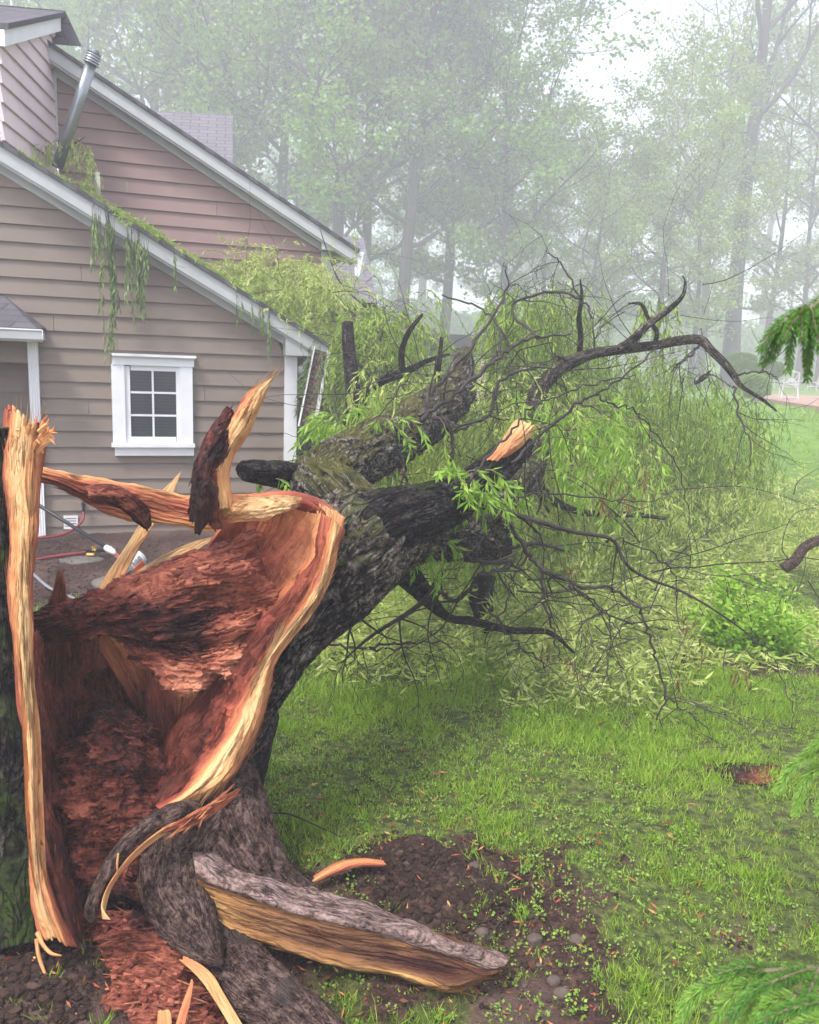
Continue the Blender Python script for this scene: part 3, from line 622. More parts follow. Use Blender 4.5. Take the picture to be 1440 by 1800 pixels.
        S = np.stack([bas-side*W, bas+side*W, bas+up*W*.9, bas+dr*L*.6-side*W*.9+up*W*.2, bas+dr*L*.75+side*W*.7, bas+dr*L*.6+up*W*.9, bas+dr*L+side*W*g.uniform(-1, 1, shards)[:, None]], 1)
        o = (len(V)+np.arange(shards)*7)[:, None, None]; fa = np.array([[0, 1, 4, 3], [1, 2, 5, 4], [2, 0, 3, 5]])[None]+o; fb = np.array([[3, 4, 6], [4, 5, 6], [5, 3, 6]])[None]+o
        V = np.concatenate([V, S.reshape(-1, 3)]); F = [tuple(q) for q in F.tolist()]+[tuple(q) for q in fa.reshape(-1, 4).tolist()]+[tuple(q) for q in fb.reshape(-1, 3).tolist()]
        su = np.stack([U[ii, jj], Vv[ii, jj]], -1)[:, None]+g.uniform(0, 1, (shards, 1, 2))+np.array([[0, 0], [0, .01], [0, .02], [.05, 0], [.05, .01], [.05, .02], [.08, .01]])[None]
        uv = np.concatenate([uv, su.reshape(-1, 2)]); tone = np.concatenate([tone, np.repeat(T[ii, jj]+g.uniform(-.28, .15, shards), 7)])
    if chunks:
        g = np.random.default_rng(seed+99); ii = g.integers(4, nv-4, chunks); jj = g.integers(6, nu-6, chunks); N3 = n[ii, jj]; A3 = tu[ii, jj]+tv[ii, jj]*g.normal(0, .35, chunks)[:, None]+N3*g.normal(.1, .25, chunks)[:, None]; A3 /= np.linalg.norm(A3, axis=1, keepdims=True)
        B3 = np.cross(A3, N3); B3 /= np.linalg.norm(B3, axis=1, keepdims=True); C3 = np.cross(A3, B3); sz = cs[0]+cs[1]*g.uniform(0, 1, chunks)**2; l3 = sz*g.uniform(1, 2.6, chunks); w3 = sz*g.uniform(.35, .8, chunks); h3 = sz*g.uniform(.2, .55, chunks)
        cr = np.array([[-1, -1, -1], [1, -1, -1], [1, 1, -1], [-1, 1, -1], [-1, -1, 1], [1, -1, 1], [1, 1, 1], [-1, 1, 1]], float)[None]*g.uniform(.6, 1.15, (chunks, 8, 3))
        CV = (Q[ii, jj]+N3*(h3*.3)[:, None])[:, None]+cr[..., 0:1]*(A3*l3[:, None])[:, None]+cr[..., 1:2]*(B3*w3[:, None])[:, None]+cr[..., 2:3]*(C3*h3[:, None])[:, None]
        CFa = np.array([(3, 2, 1, 0), (4, 5, 6, 7), (0, 1, 5, 4), (1, 2, 6, 5), (2, 3, 7, 6), (3, 0, 4, 7)])[None]+(np.arange(chunks)*8)[:, None, None]; o = len(V); V = np.concatenate([V, CV.reshape(-1, 3)]); F = [tuple(q) for q in (F.tolist() if isinstance(F, np.ndarray) else F)]+[tuple(q) for q in (CFa.reshape(-1, 4)+o).tolist()]
        cu = np.stack([U[ii, jj], Vv[ii, jj]], -1)[:, None]+g.uniform(0, 1, (chunks, 1, 2))+cr[..., :2]*np.stack([l3, w3], -1)[:, None]
        uv = np.concatenate([uv, cu.reshape(-1, 2)]); tone = np.concatenate([tone, np.repeat(T[ii, jj]+g.uniform(-.12, .22, chunks), 8)])
    return mesh(name, V, F, mat, parent, smooth, uv=uv, tone=np.clip(tone, 0, 1))
def barktube(name, pts, mat, parent, nseg=48, step=.025, amp=.012, fr=(5, 22), flare=None, seed=3, endmat=None, endtone=.3, lump=.0, squash=None, cap=True):
    """pts: (px, py, Y, r_px)"""
    pts = np.array(pts, float); W = np.concatenate([PA(pts[:, :3]), (pts[:, 3]*pts[:, 2]/1440)[:, None]], 1)
    S, x = arc(W, step); C, r = S[:, :3], S[:, 3]; T, N, B = frames(C); a = np.arange(nseg)/nseg*2*math.pi
    n_ = len(C); dirs = np.cos(a)[None, :, None]*N[:, None]+np.sin(a)[None, :, None]*B[:, None]
    base = C[:, None]+dirs*r[:, None, None]; q = base
    U = x[:, None]*np.ones((1, nseg)); Va = a[None]*r.mean()*np.ones((n_, 1)); cc = np.stack([np.cos(a), np.sin(a)], 1)*r.mean()
    pp = np.stack([U*fr[0], cc[None, :, 0]*fr[1]+0*U, cc[None, :, 1]*fr[1]+0*U], -1)
    d = -np.abs(fbm(pp, 4, seed, .55))*2+.5
    rr = r[:, None]+amp*d*np.minimum(1, r[:, None]/.04)
    if lump: rr = rr*(1+lump*fbm(base*4, 3, seed+4))
    V = (C[:, None]+dirs*rr[..., None]).reshape(-1, 3)
    i = (np.arange(n_-1)[:, None]*nseg+np.arange(nseg)[None]); k = (np.arange(n_-1)[:, None]*nseg+(np.arange(nseg)[None]+1) % nseg)
    F = [tuple(z) for z in np.stack([i, k, k+nseg, i+nseg], -1).reshape(-1, 4).tolist()]; nf = len(F)
    F += [tuple(range(nseg-1, -1, -1)), tuple((n_-1)*nseg+j for j in range(nseg))]
    uv = np.stack([U, Va], -1).reshape(-1, 2); mi = None; mats = None
    if endmat: mats = [mat, endmat]; mi = [0]*nf+[0, 1]
    o = mesh(name, V, F, mat, parent, True, uv=uv, tone=np.full(len(V), endtone), mats=mats, mi=mi)
    return o

# ---------------------------------------------------------------- the broken stump
stump = empty('tree_stump', G(140, 1640), 'shattered willow stump with a tall orange split shell at left and roots spreading over soil', 'tree stump')
sheet('outer_bark', [
    [(-190, 700, 2.75), (-190, 1000, 2.75), (-190, 1300, 2.7), (-200, 1500, 2.6), (-230, 1700, 2.5)],
    [(-90, 712, 2.5), (-95, 1000, 2.5), (-85, 1300, 2.45), (-90, 1500, 2.35), (-100, 1690, 2.25)],
    [(-20, 745, 2.36), (-15, 1000, 2.34), (-10, 1300, 2.3), (-10, 1500, 2.24), (-8, 1670, 2.12)],
    [(12, 750, 2.34), (22, 1000, 2.34), (40, 1290, 2.3), (55, 1500, 2.24), (62, 1655, 2.14)]], M['bark_stump'], stump, 240, 80, .06, (.014, 4, 26), (.012, 9), (.02, 0), seed=4, tonev=0)
sl_ = [(14, 722), (10, 780), (9, 840), (20, 900), (22, 960), (18, 1022), (20, 1080), (27, 1133), (33, 1235), (44, 1290), (49, 1378), (52, 1450), (56, 1575), (66, 1650)]
sr_ = [(80, 748), (76, 790), (69, 840), (66, 890), (64, 935), (58, 1000), (56, 1022), (57, 1080), (59, 1155), (62, 1244), (66, 1340), (71, 1450), (88, 1560), (133, 1662)]
def mixrow(a, b, t, Y0, Y1, tone, dY=0): 
    n = len(a); return [(p[0]*(1-t)+q[0]*t, p[1]*(1-t)+q[1]*t, Y0+(Y1-Y0)*k/(n-1)+dY, tone(k/(n-1)) if callable(tone) else tone) for k, (p, q) in enumerate(zip(a, b))]
sheet('split_shell', [mixrow(sl_, sr_, -.12, 2.36, 2.16, .6, .03), mixrow(sl_, sr_, .12, 2.32, 2.12, .28), mixrow(sl_, sr_, .38, 2.29, 2.10, .02, -.005), mixrow(sl_, sr_, .65, 2.29, 2.1, lambda k: .10+.1*math.sin(k*9)), mixrow(sl_, sr_, .86, 2.31, 2.12, .3), mixrow(sl_, sr_, 1.06, 2.36, 2.16, .62)],
      M['wood'], stump, 420, 90, .03, (.010, 2.2, 75), (.004, 14), (.05, .02), 70, .008, seed=8, shards=1400, sh=(.04, .2, .0014), wave=.010, tonev=.2, lift=.035)
# frayed curls at the top of the shell
fr = MB()
for k in range(26):
    g = random.Random(k); x0 = g.uniform(20, 76); y0 = 752+g.uniform(-4, 40); p0 = P(x0, y0, 2.3+g.uniform(-.02, .02)); d = np.array([g.uniform(-.1, .5), g.uniform(-.3, .2), g.uniform(.3, 1)])
    if k < 9: d = np.array([.75+g.uniform(-.1, .3), -.1, .75]); p0 = P(g.uniform(66, 78), g.uniform(765, 790), 2.3)
    L = g.uniform(.02, .05); q = p0+d*L; r_ = q+np.array([g.uniform(.0, .6), -.2, g.uniform(-.5, .5)])*L
    fr.tube([p0-d*.02, p0+d*L*.5, q, r_], [.007, .006, .005, .0008], 5, t=g.uniform(0, .35))
o = fr.build('frayed_fibres', M['wood'], stump)
sheet('inner_wall', [
    [(60, 1120, 2.38, .5), (66, 1300, 2.36, .5), (76, 1450, 2.3, .6), (128, 1650, 2.16, .6)],
    [(62, 1115, 2.5, .5), (80, 1300, 2.5, .55), (105, 1450, 2.42, .6), (150, 1655, 2.25, .6)],
    [(75, 1110, 2.66, .45), (105, 1300, 2.66, .5), (135, 1450, 2.6, .6), (180, 1670, 2.38, .55)]], M['rot'], stump, 200, 50, .05, (.008, 3, 40), (.012, 9), (.03, 0), seed=12, shards=300, sh=(.02, .06, .005))
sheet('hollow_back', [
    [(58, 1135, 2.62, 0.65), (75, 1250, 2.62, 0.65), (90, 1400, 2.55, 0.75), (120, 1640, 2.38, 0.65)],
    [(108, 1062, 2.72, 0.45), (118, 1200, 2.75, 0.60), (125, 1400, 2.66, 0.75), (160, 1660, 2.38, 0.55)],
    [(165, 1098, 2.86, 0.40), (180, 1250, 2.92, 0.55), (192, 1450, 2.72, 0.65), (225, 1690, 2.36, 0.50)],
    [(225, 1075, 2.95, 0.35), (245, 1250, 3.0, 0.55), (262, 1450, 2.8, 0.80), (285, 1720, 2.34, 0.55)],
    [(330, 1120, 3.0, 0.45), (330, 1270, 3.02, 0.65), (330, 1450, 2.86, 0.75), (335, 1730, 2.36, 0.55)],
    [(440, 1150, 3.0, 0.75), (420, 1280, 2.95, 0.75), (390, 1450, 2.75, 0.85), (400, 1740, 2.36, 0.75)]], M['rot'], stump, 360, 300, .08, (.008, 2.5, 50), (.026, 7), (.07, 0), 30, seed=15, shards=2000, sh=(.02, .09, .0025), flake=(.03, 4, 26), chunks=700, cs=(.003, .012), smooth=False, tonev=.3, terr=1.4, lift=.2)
for nm, rows, sd in [
    ('splintered_fibres', [[(150, 1085, 2.84, .2), (170, 1130, 2.86, .3), (205, 1190, 2.86, .45), (240, 1250, 2.86, .7)], [(235, 1060, 2.86, .12), (255, 1110, 2.86, .2), (285, 1180, 2.86, .35), (300, 1260, 2.86, .7)], [(330, 1130, 2.88, .2), (330, 1180, 2.88, .3), (335, 1240, 2.88, .5), (340, 1330, 2.86, .75)]], 21),
    ('splintered_fibres', [[(250, 1210, 2.84, .55), (262, 1270, 2.82, .6), (285, 1340, 2.8, .7), (300, 1410, 2.76, .8)], [(300, 1200, 2.84, .45), (305, 1270, 2.82, .6), (310, 1340, 2.8, .7), (318, 1415, 2.74, .8)], [(385, 1190, 2.86, .45), (375, 1260, 2.84, .6), (350, 1340, 2.8, .7), (325, 1410, 2.72, .85)]], 22),
    ('splintered_fibres', [[(78, 1095, 2.66, .6), (72, 1110, 2.66, .6), (66, 1130, 2.66, .7), (62, 1150, 2.66, .8)], [(100, 1056, 2.68, .55), (98, 1080, 2.68, .6), (96, 1110, 2.68, .7), (95, 1150, 2.68, .8)], [(118, 1058, 2.7, .55), (120, 1080, 2.7, .6), (122, 1110, 2.7, .7), (125, 1150, 2.7, .8)]], 23)]:
    sheet(nm, rows, M['wood'], stump, 140, 120, .03, (.012, 2, 46), (.006, 12), (.07, .03), 40, .01, seed=sd, shards=900, sh=(.04, .16, .0025), lift=.10, tonev=.25, flake=(.014, 3, 40))
# rotten lumps lying in the hollow
sheet('rotten_lump', [
    [(140, 1262, 2.62, 0.80), (190, 1240, 2.6, 0.80), (240, 1255, 2.62, 0.80), (285, 1285, 2.64, 0.80)],
    [(120, 1290, 2.56, 0.78), (180, 1275, 2.5, 0.80), (240, 1290, 2.5, 0.80), (290, 1310, 2.58, 0.80)],
    [(105, 1350, 2.52, 0.53), (170, 1340, 2.46, 0.58), (230, 1345, 2.46, 0.68), (285, 1360, 2.54, 0.68)],
    [(105, 1450, 2.48, 0.48), (170, 1450, 2.42, 0.58), (230, 1450, 2.42, 0.58), (280, 1450, 2.5, 0.68)],
    [(130, 1570, 2.38, 0.58), (180, 1570, 2.34, 0.58), (230, 1580, 2.32, 0.68), (270, 1580, 2.38, 0.68)]], M['rot'], stump, 300, 300, .09, (.005, 6, 40), (.045, 7), (.03, .03), 24, .03, seed=33, shards=700, sh=(.01, .045, .003), lift=.5, terr=1., flake=(.045, 10, 14), chunks=1300, cs=(.002, .009), smooth=False, tonev=.4)
sheet('rotten_foot', [
    [(120, 1610, 2.30, 0.63), (200, 1600, 2.28, 0.68), (280, 1620, 2.28, 0.78), (340, 1650, 2.28, 0.78)],
    [(180, 1665, 2.22, 0.53), (240, 1665, 2.2, 0.53), (310, 1680, 2.18, 0.58), (370, 1700, 2.2, 0.68)],
    [(195, 1730, 2.12, 0.43), (260, 1730, 2.08, 0.38), (320, 1740, 2.08, 0.43), (380, 1760, 2.12, 0.58)],
    [(200, 1830, 2.0, 0.53), (270, 1830, 1.97, 0.48), (340, 1840, 1.97, 0.48), (420, 1850, 2.0, 0.58)]], M['rot'], stump, 260, 240, .09, (.005, 4, 40), (.030, 8), (.02, .02), 14, .02, seed=41, shards=380, sh=(.02, .09, .003), flake=(.035, 5, 18), chunks=500, cs=(.003, .010), smooth=False, tonev=.3, lift=.25, terr=1.5)
sheet('split_root', [[(318, 1690, 2.12, .25), (350, 1720, 2.08, .15), (378, 1760, 2.04, .1), (420, 1830, 1.98, .1)], [(332, 1682, 2.12, .4), (370, 1710, 2.08, .3), (395, 1750, 2.04, .2), (440, 1825, 1.98, .2)]], M['wood'], stump, 90, 20, .02, (.004, 3, 40), (0, 8), (.02, 0), seed=45)
sheet('loose_splinter', [[(335, 1725, 2.02, .3), (322, 1760, 2.0, .35), (305, 1812, 1.97, .4)], [(340, 1728, 2.02, .3), (334, 1765, 2.0, .35), (322, 1815, 1.97, .4)]], M['wood'], stump, 60, 12, .012, (.003, 4, 60), (0, 8), (.015, .01), seed=46)
sheet('loose_splinter', [[(278, 1778, 1.99, .15), (276, 1800, 1.98, .3), (272, 1830, 1.96, .4)], [(300, 1780, 1.99, .15), (302, 1800, 1.98, .3), (303, 1830, 1.96, .4)]], M['wood'], stump, 50, 20, .012, (.003, 4, 60), (0, 8), (.015, .01), seed=47)
# roots
barktube('root', [(432, 1250, 3.0, 60), (412, 1340, 2.85, 62), (392, 1440, 2.62, 66), (415, 1500, 2.52, 58), (470, 1540, 2.45, 42), (530, 1580, 2.42, 26)], M['bark_dark'], stump, 60, .015, .012, (7, 26), lump=.12, seed=51)
barktube('root', [(400, 1400, 2.62, 50), (360, 1460, 2.5, 84), (318, 1525, 2.40, 76), (316, 1585, 2.30, 64), (342, 1638, 2.2, 46), (370, 1674, 2.13, 24), (391, 1694, 2.08, 3)], M['root'], stump, 96, .008, .014, (44, 9), lump=.13, seed=52)
barktube('root', [(330, 1620, 2.34, 60), (390, 1680, 2.24, 62), (450, 1735, 2.12, 58), (520, 1790, 2.03, 50), (620, 1870, 1.95, 40), (700, 1930, 1.9, 34)], M['root'], stump, 80, .010, .014, (9, 24), lump=.16, seed=53)
barktube('root', [(410, 1370, 2.72, 46), (412, 1420, 2.58, 62), (430, 1480, 2.45, 66), (482, 1548, 2.40, 44), (560, 1590, 2.38, 22), (640, 1622, 2.36, 8)], M['root'], stump, 80, .010, .014, (16, 20), lump=.16, seed=54)
rt = [(330, 1440, 2.52), (400, 1487, 2.46), (504, 1542, 2.42), (587, 1575, 2.38), (692, 1603, 2.34), (770, 1640, 2.26), (840, 1662, 2.2), (887, 1684, 2.12)]
rm = [(345, 1537, 2.26), (400, 1558, 2.24), (504, 1592, 2.22), (608, 1617, 2.2), (690, 1632, 2.18), (754, 1640, 2.15), (820, 1662, 2.11), (889, 1688, 2.08)]
rb = [(372, 1628, 2.27), (420, 1645, 2.25), (500, 1666, 2.23), (608, 1697, 2.21), (700, 1715, 2.17), (760, 1730, 2.13), (800, 1735, 2.1), (868, 1712, 2.08)]
mid = lambda a, b, t, dY: [(p[0]*(1-t)+q[0]*t, p[1]*(1-t)+q[1]*t, p[2]*(1-t)+q[2]*t+dY*(1-(k/(len(a)-1))**3)) for k, (p, q) in enumerate(zip(a, b))]
tn = lambda r_, t: [(*p, t) for p in r_]
tn2 = lambda r_, t: [(*p, q) for p, q in zip(r_, t)]
root_l = sheet('long_root', [tn([(p[0], p[1]+10-k*.9, p[2]+.06-k*.007) for k, p in enumerate(rt)], .5), tn(rt, .5), tn(mid(rt, rm, .3, -.035), .5), tn(mid(rt, rm, .65, -.03), .5), tn(rm, .5)], M['root_pale'], stump, 260, 60, .045, (.004, 9, 14), (.012, 6), (0, .02), 20, .012, seed=55, wave=.02, rt_=0)
sheet('cut_face', [tn([(p[0], p[1]+3, p[2]+.03) for p in rm], .75), tn(mid(rm, rb, .12, .02), .5), tn2(mid(rm, rb, .4, .02), [.0, .1, .4, .6, .35, .55, .4, .5]), tn2(mid(rm, rb, .7, .02), [.05, .2, .5, .55, .9, 1., .9, .6]), tn2(rb, [.1, .1, .05, .1, .0, .3, .6, .5]), tn([(p[0], p[1]+3, p[2]+.06) for p in rb], .4)], M['wood_brown'], root_l, 300, 80, .06, (.005, 2, 60), (.005, 12), (0, .04), 30, .016, wave=.012, seed=56, tonev=.35, shards=700, sh=(.04, .16, .0015), lift=.03, flake=(.008, 2.5, 30))
c4 = [(345, 1424, 2.36, 17), (310, 1428, 2.3, 19), (268, 1448, 2.26, 17), (228, 1478, 2.2, 16), (196, 1520, 2.16, 14), (172, 1565, 2.12, 12), (160, 1600, 2.1, 12), (163, 1618, 2.1, 8)]
barktube('curled_root', c4, M['root'], stump, 28, .008, .008, (12, 22), seed=57, lump=.25)
sheet('torn_edge', [[(330, 1438, 2.29, .1), (290, 1455, 2.24, .1), (235, 1498, 2.18, .15), (195, 1550, 2.12, .2), (180, 1590, 2.09, .1), (194, 1617, 2.07, .05)], [(338, 1446, 2.31, .3), (292, 1466, 2.26, .2), (243, 1504, 2.2, .3), (200, 1555, 2.14, .3), (184, 1606, 2.1, .2), (180, 1616, 2.08, .1)]], M['wood'], stump, 100, 14, .012, (.003, 3, 60), (.003, 20), (.01, .0), seed=58)
sheet('torn_edge', [[(400, 1388, 2.34, .45), (370, 1412, 2.3, .5), (330, 1435, 2.27, .6), (300, 1450, 2.25, .6)], [(415, 1402, 2.36, .6), (385, 1424, 2.32, .5), (345, 1450, 2.29, .5), (315, 1462, 2.26, .7)]], M['wood'], stump, 80, 20, .015, (.006, 4, 40), (.01, 14), (.03, .02), 60, .01, seed=59, shards=60)
for k, pts in enumerate([[(64, 1650, 2.12, 4), (68, 1680, 2.1, 4), (78, 1710, 2.08, 3), (86, 1735, 2.06, 1)], [(66, 1640, 2.12, 5), (75, 1660, 2.09, 4), (90, 1676, 2.07, 3.5), (108, 1680, 2.06, 1.5)], [(208, 1500, 2.15, 2), (206, 1520, 2.14, 2), (207, 1540, 2.14, 1)]]):
    barktube('root_fibre', pts, M['wood'], stump, 8, .006, .001, seed=60+k, endtone=.15)
# slats standing up behind the break
for k, rows in enumerate([
    [[(150, 1110, 2.95, .15), (178, 1027, 3.0, .1), (225, 955, 3.05, .05), (272, 880, 3.1, 0), (316, 830, 3.14, 0)], [(190, 1105, 2.95, .25), (218, 1015, 3.0, .2), (255, 945, 3.05, .15), (296, 882, 3.1, .05), (318, 833, 3.14, 0)]],
    [[(170, 1075, 3.1, .1), (216, 1022, 3.1, .05), (268, 987, 3.12, .0), (330, 956, 3.15, 0), (374, 944, 3.2, 0)], [(190, 1090, 3.1, .2), (236, 1040, 3.1, .1), (290, 1008, 3.12, .1), (345, 968, 3.15, .02), (376, 948, 3.2, 0)]]]):
    sheet('splinter', rows, M['wood'], stump, 110, 26, .02, (.004, 2, 60), (.002, 14), (.0, .03), 60, .003, seed=70+k, tonev=.1)

# ---------------------------------------------------------------- the fallen willow
tree = empty('fallen_willow', P(430, 1400, 2.75), 'huge fallen willow with torn orange base and limbs sprawled over the lawn', 'fallen tree')
trunk = barktube('trunk', [(393, 1480, 2.72, 46), (402, 1400, 2.78, 40), (418, 1300, 2.84, 36), (455, 1215, 2.92, 42), (506, 1118, 3.02, 62), (568, 1030, 3.18, 92), (622, 965, 3.35, 96), (680, 940, 3.6, 74), (750, 940, 4.0, 46), (820, 945, 4.5, 36), (862, 950, 4.9, 30)], M['bark'], tree, 170, .009, .030, (9, 26), lump=.10, seed=80)
barktube('limb', [(640, 955, 3.4, 78), (590, 900, 3.55, 78), (562, 862, 3.8, 58), (590, 828, 4.1, 54), (650, 795, 4.6, 50), (720, 755, 5.2, 44), (775, 715, 5.8, 38), (800, 690, 6.1, 34)], M['bark_moss'], tree, 110, .012, .026, (10, 26), lump=.13, seed=81)
barktube('limb', [(780, 705, 6.0, 26), (800, 680, 6.2, 26), (812, 650, 6.3, 22), (815, 628, 6.4, 16), (822, 612, 6.45, 6)], M['bark_moss'], tree, 30, .02, .012, lump=.15, seed=82)
barktube('limb_stub', [(560, 850, 3.85, 26), (510, 838, 3.7, 25), (468, 831, 3.55, 22), (432, 827, 3.45, 19), (430, 827, 3.44, 16)], M['bark_dark'], tree, 36, .012, .008, (8, 24), lump=.12, seed=83)
limbC = barktube('limb', [(610, 985, 3.3, 70), (665, 930, 3.35, 64), (720, 905, 3.45, 52), (790, 885, 3.7, 40), (840, 850, 3.9, 32), (880, 815, 4.1, 28), (915, 780, 4.3, 24)], M['bark_dark'], tree, 90, .010, .022, (7, 26), lump=.12, seed=84)
sheet('broken_end', [[(858, 805, 3.92, .35), (885, 770, 3.98, .25), (905, 740, 4.05, .15), (912, 738, 4.1, .1)], [(880, 808, 3.94, .4), (905, 780, 3.98, .25), (925, 755, 4.05, .15), (935, 745, 4.1, .1)], [(902, 798, 4.0, .45), (918, 785, 4.02, .3), (935, 765, 4.08, .2), (944, 750, 4.12, .2)]], M['wood'], limbC, 70, 50, .05, (.006, 4, 40), (.012, 14), (.03, .03), 40, .012, seed=86)
barktube('limb', [(770, 935, 4.3, 42), (840, 905, 4.7, 36), (890, 868, 5.0, 30), (930, 830, 5.3, 26), (945, 770, 5.6, 20), (940, 720, 5.9, 17), (952, 680, 6.1, 15), (985, 648, 6.2, 12), (1030, 625, 6.3, 9.5), (1090, 614, 6.3, 8.5), (1150, 607, 6.3, 7.5), (1200, 598, 6.3, 8), (1232, 598, 6.3, 8), (1250, 615, 6.25, 7), (1275, 640, 6.2, 6.5), (1290, 660, 6.2, 5.5), (1305, 680, 6.15, 4), (1340, 702, 6.1, 3), (1365, 722, 6.1, 1.5)], M['bark'], tree, 28, .02, .006, (8, 30), lump=.14, seed=87)
barktube('limb', [(1085, 616, 6.3, 8), (1110, 600, 6.25, 8), (1140, 570, 6.2, 6.5), (1175, 545, 6.2, 5), (1200, 520, 6.2, 3.5), (1205, 495, 6.2, 2), (1200, 485, 6.2, 1)], M['bark'], tree, 18, .02, .004, lump=.14, seed=88)
barktube('limb', [(1150, 608, 6.3, 4), (1155, 585, 6.28, 4), (1140, 560, 6.25, 3.5), (1128, 535, 6.25, 3), (1105, 533, 6.25, 1.5)], M['bark'], tree, 12, .02, .002, seed=89)
barktube('limb', [(1018, 628, 6.3, 5), (1021, 590, 6.28, 5), (1018, 560, 6.28, 4.5), (1023, 520, 6.3, 3), (1020, 490, 6.3, 1)], M['bark_dark'], tree, 12, .02, .003, seed=90)
barktube('limb', [(790, 690, 6.1, 20), (650, 790, 6.3, 12), (640, 650, 7.2, 11), (612, 610, 7.4, 10), (611, 568, 7.5, 9)], M['bark_dark'], tree, 16, .03, .004, seed=91) if False else None
barktube('limb', [(628, 860, 7.0, 18), (626, 760, 7.3, 16), (620, 680, 7.5, 13), (614, 620, 7.6, 11), (611, 568, 7.7, 10)], M['bark_dark'], tree, 20, .03, .006, seed=91, endmat=M['wood'], endtone=.0)
barktube('limb', [(600, 760, 6.6, 12), (635, 705, 6.6, 11), (665, 672, 6.6, 9), (710, 655, 6.6, 7), (750, 635, 6.6, 4.5), (790, 622, 6.6, 2)], M['bark_dark'], tree, 16, .02, .004, seed=92)
barktube('limb', [(708, 655, 6.6, 6), (706, 620, 6.55, 5.5), (718, 585, 6.5, 4.5), (743, 552, 6.5, 2.5)], M['bark_dark'], tree, 12, .02, .003, seed=93)
barktube('limb', [(765, 720, 6.0, 6), (768, 670, 6.0, 5.5), (773, 630, 6.0, 4), (777, 592, 6.0, 3)], M['bark_dark'], tree, 12, .02, .003, seed=94)
barktube('limb', [(780, 950, 4.9, 40), (840, 945, 5.1, 42), (872, 958, 5.3, 34), (886, 975, 5.35, 16)], M['bark_dark'], tree, 44, .02, .014, lump=.2, seed=95)
barktube('limb', [(700, 990, 3.9, 30), (780, 1080, 4.2, 9), (830, 1092, 4.3, 8), (900, 1108, 4.4, 7), (965, 1112, 4.4, 5), (1010, 1148, 4.4, 2)], M['bark_dark'], tree, 14, .02, .004, seed=96)
barktube('limb', [(860, 1010, 5.2, 14), (845, 1040, 5.2, 22), (850, 1080, 5.2, 18), (860, 1110, 5.2, 10)], M['bark_dark'], tree, 16, .02, .006, seed=97)
barktube('limb', [(790, 930, 5.0, 22), (860, 860, 5.6, 20), (930, 820, 6.0, 14), (960, 870, 6.2, 9), (1020, 900, 6.3, 6), (1120, 905, 6.4, 5), (1170, 912, 6.4, 3)], M['bark'], tree, 14, .03, .005, seed=98)
barktube('cut_branch', [(695, 800, 6.0, 8), (690, 840, 5.9, 8), (686, 862, 5.8, 7)], M['bark_moss'], tree, 14, .02, .003, seed=99, endmat=M['wood'], endtone=.1)
barktube('cut_branch', [(700, 760, 6.0, 9), (702, 800, 5.8, 8), (706, 832, 5.7, 6)], M['bark_moss'], tree, 14, .02, .003, seed=100, endmat=M['wood'], endtone=.1)
# torn base
face = [
    [(604, 905, 2.98, .3), (588, 950, 2.92, .3), (566, 1010, 2.88, .4), (505, 1090, 2.84, .5), (430, 1180, 2.75, .7)],
    [(585, 897, 3.02, .15), (565, 945, 3.0, .35), (545, 1000, 2.98, .4), (490, 1080, 2.93, .5), (410, 1170, 2.84, .7)],
    [(548, 884, 3.1, .12), (530, 935, 3.12, .35), (500, 985, 3.1, .45), (450, 1060, 3.04, .6), (380, 1160, 2.92, .8)],
    [(495, 878, 3.14, .1), (480, 920, 3.16, .35), (455, 970, 3.14, .5), (410, 1045, 3.08, .7), (340, 1150, 2.96, .8)],
    [(440, 890, 3.12, .15), (425, 930, 3.12, .5), (405, 975, 3.08, .7), (370, 1030, 3.0, .8), (300, 1130, 2.9, .9)],
    [(395, 925, 3.05, .4), (375, 950, 3.02, .7), (350, 985, 2.98, .8), (310, 1030, 2.95, .9), (250, 1100, 2.85, .95)]]
face = [[(x, y, Y-.10, t) for x, y, Y, t in r_] for r_ in face]
sheet('torn_heartwood', face, M['wood'], tree, 260, 220, .04, (.006, 5, 40), (.016, 8), (.01, 0), 20, seed=110, shards=2600, sh=(.01, .05, .0014), lift=.15, tonev=.3, terr=.4, flake=(.006, 9, 40))
stL = [(573, 905), (568, 949), (563, 991), (552, 1018), (529, 1058), (495, 1098), (458, 1150), (418, 1227), (391, 1280), (355, 1333), (315, 1388), (284, 1420)]
stR = [(603, 927), (590, 958), (578, 993), (562, 1040), (538, 1080), (507, 1122), (480, 1165), (468, 1222), (453, 1280), (427, 1333), (395, 1376), (311, 1424)]
stL = [(p[0]*(1-f_)+q[0]*f_, p[1]*(1-f_)+q[1]*f_) for p, q, f_ in zip(stL, stR, [.3, .35, .4, .4, .4, .38, .3, .25, .2, .15, .1, 0])]
stLL = [(566, 905), (560, 950), (552, 991), (535, 1020), (505, 1058), (468, 1095), (425, 1150), (372, 1220), (330, 1275), (300, 1330), (285, 1372), (276, 1414)]
zY = lambda r_, y0, y1, t, d=0: [(p[0], p[1], y0+(y1-y0)*k/(len(r_)-1)+d, t(k/(len(r_)-1)) if callable(t) else t) for k, p in enumerate(r_)]
mm = lambda a, b, t: [(p[0]*(1-t)+q[0]*t, p[1]*(1-t)+q[1]*t) for p, q in zip(a, b)]
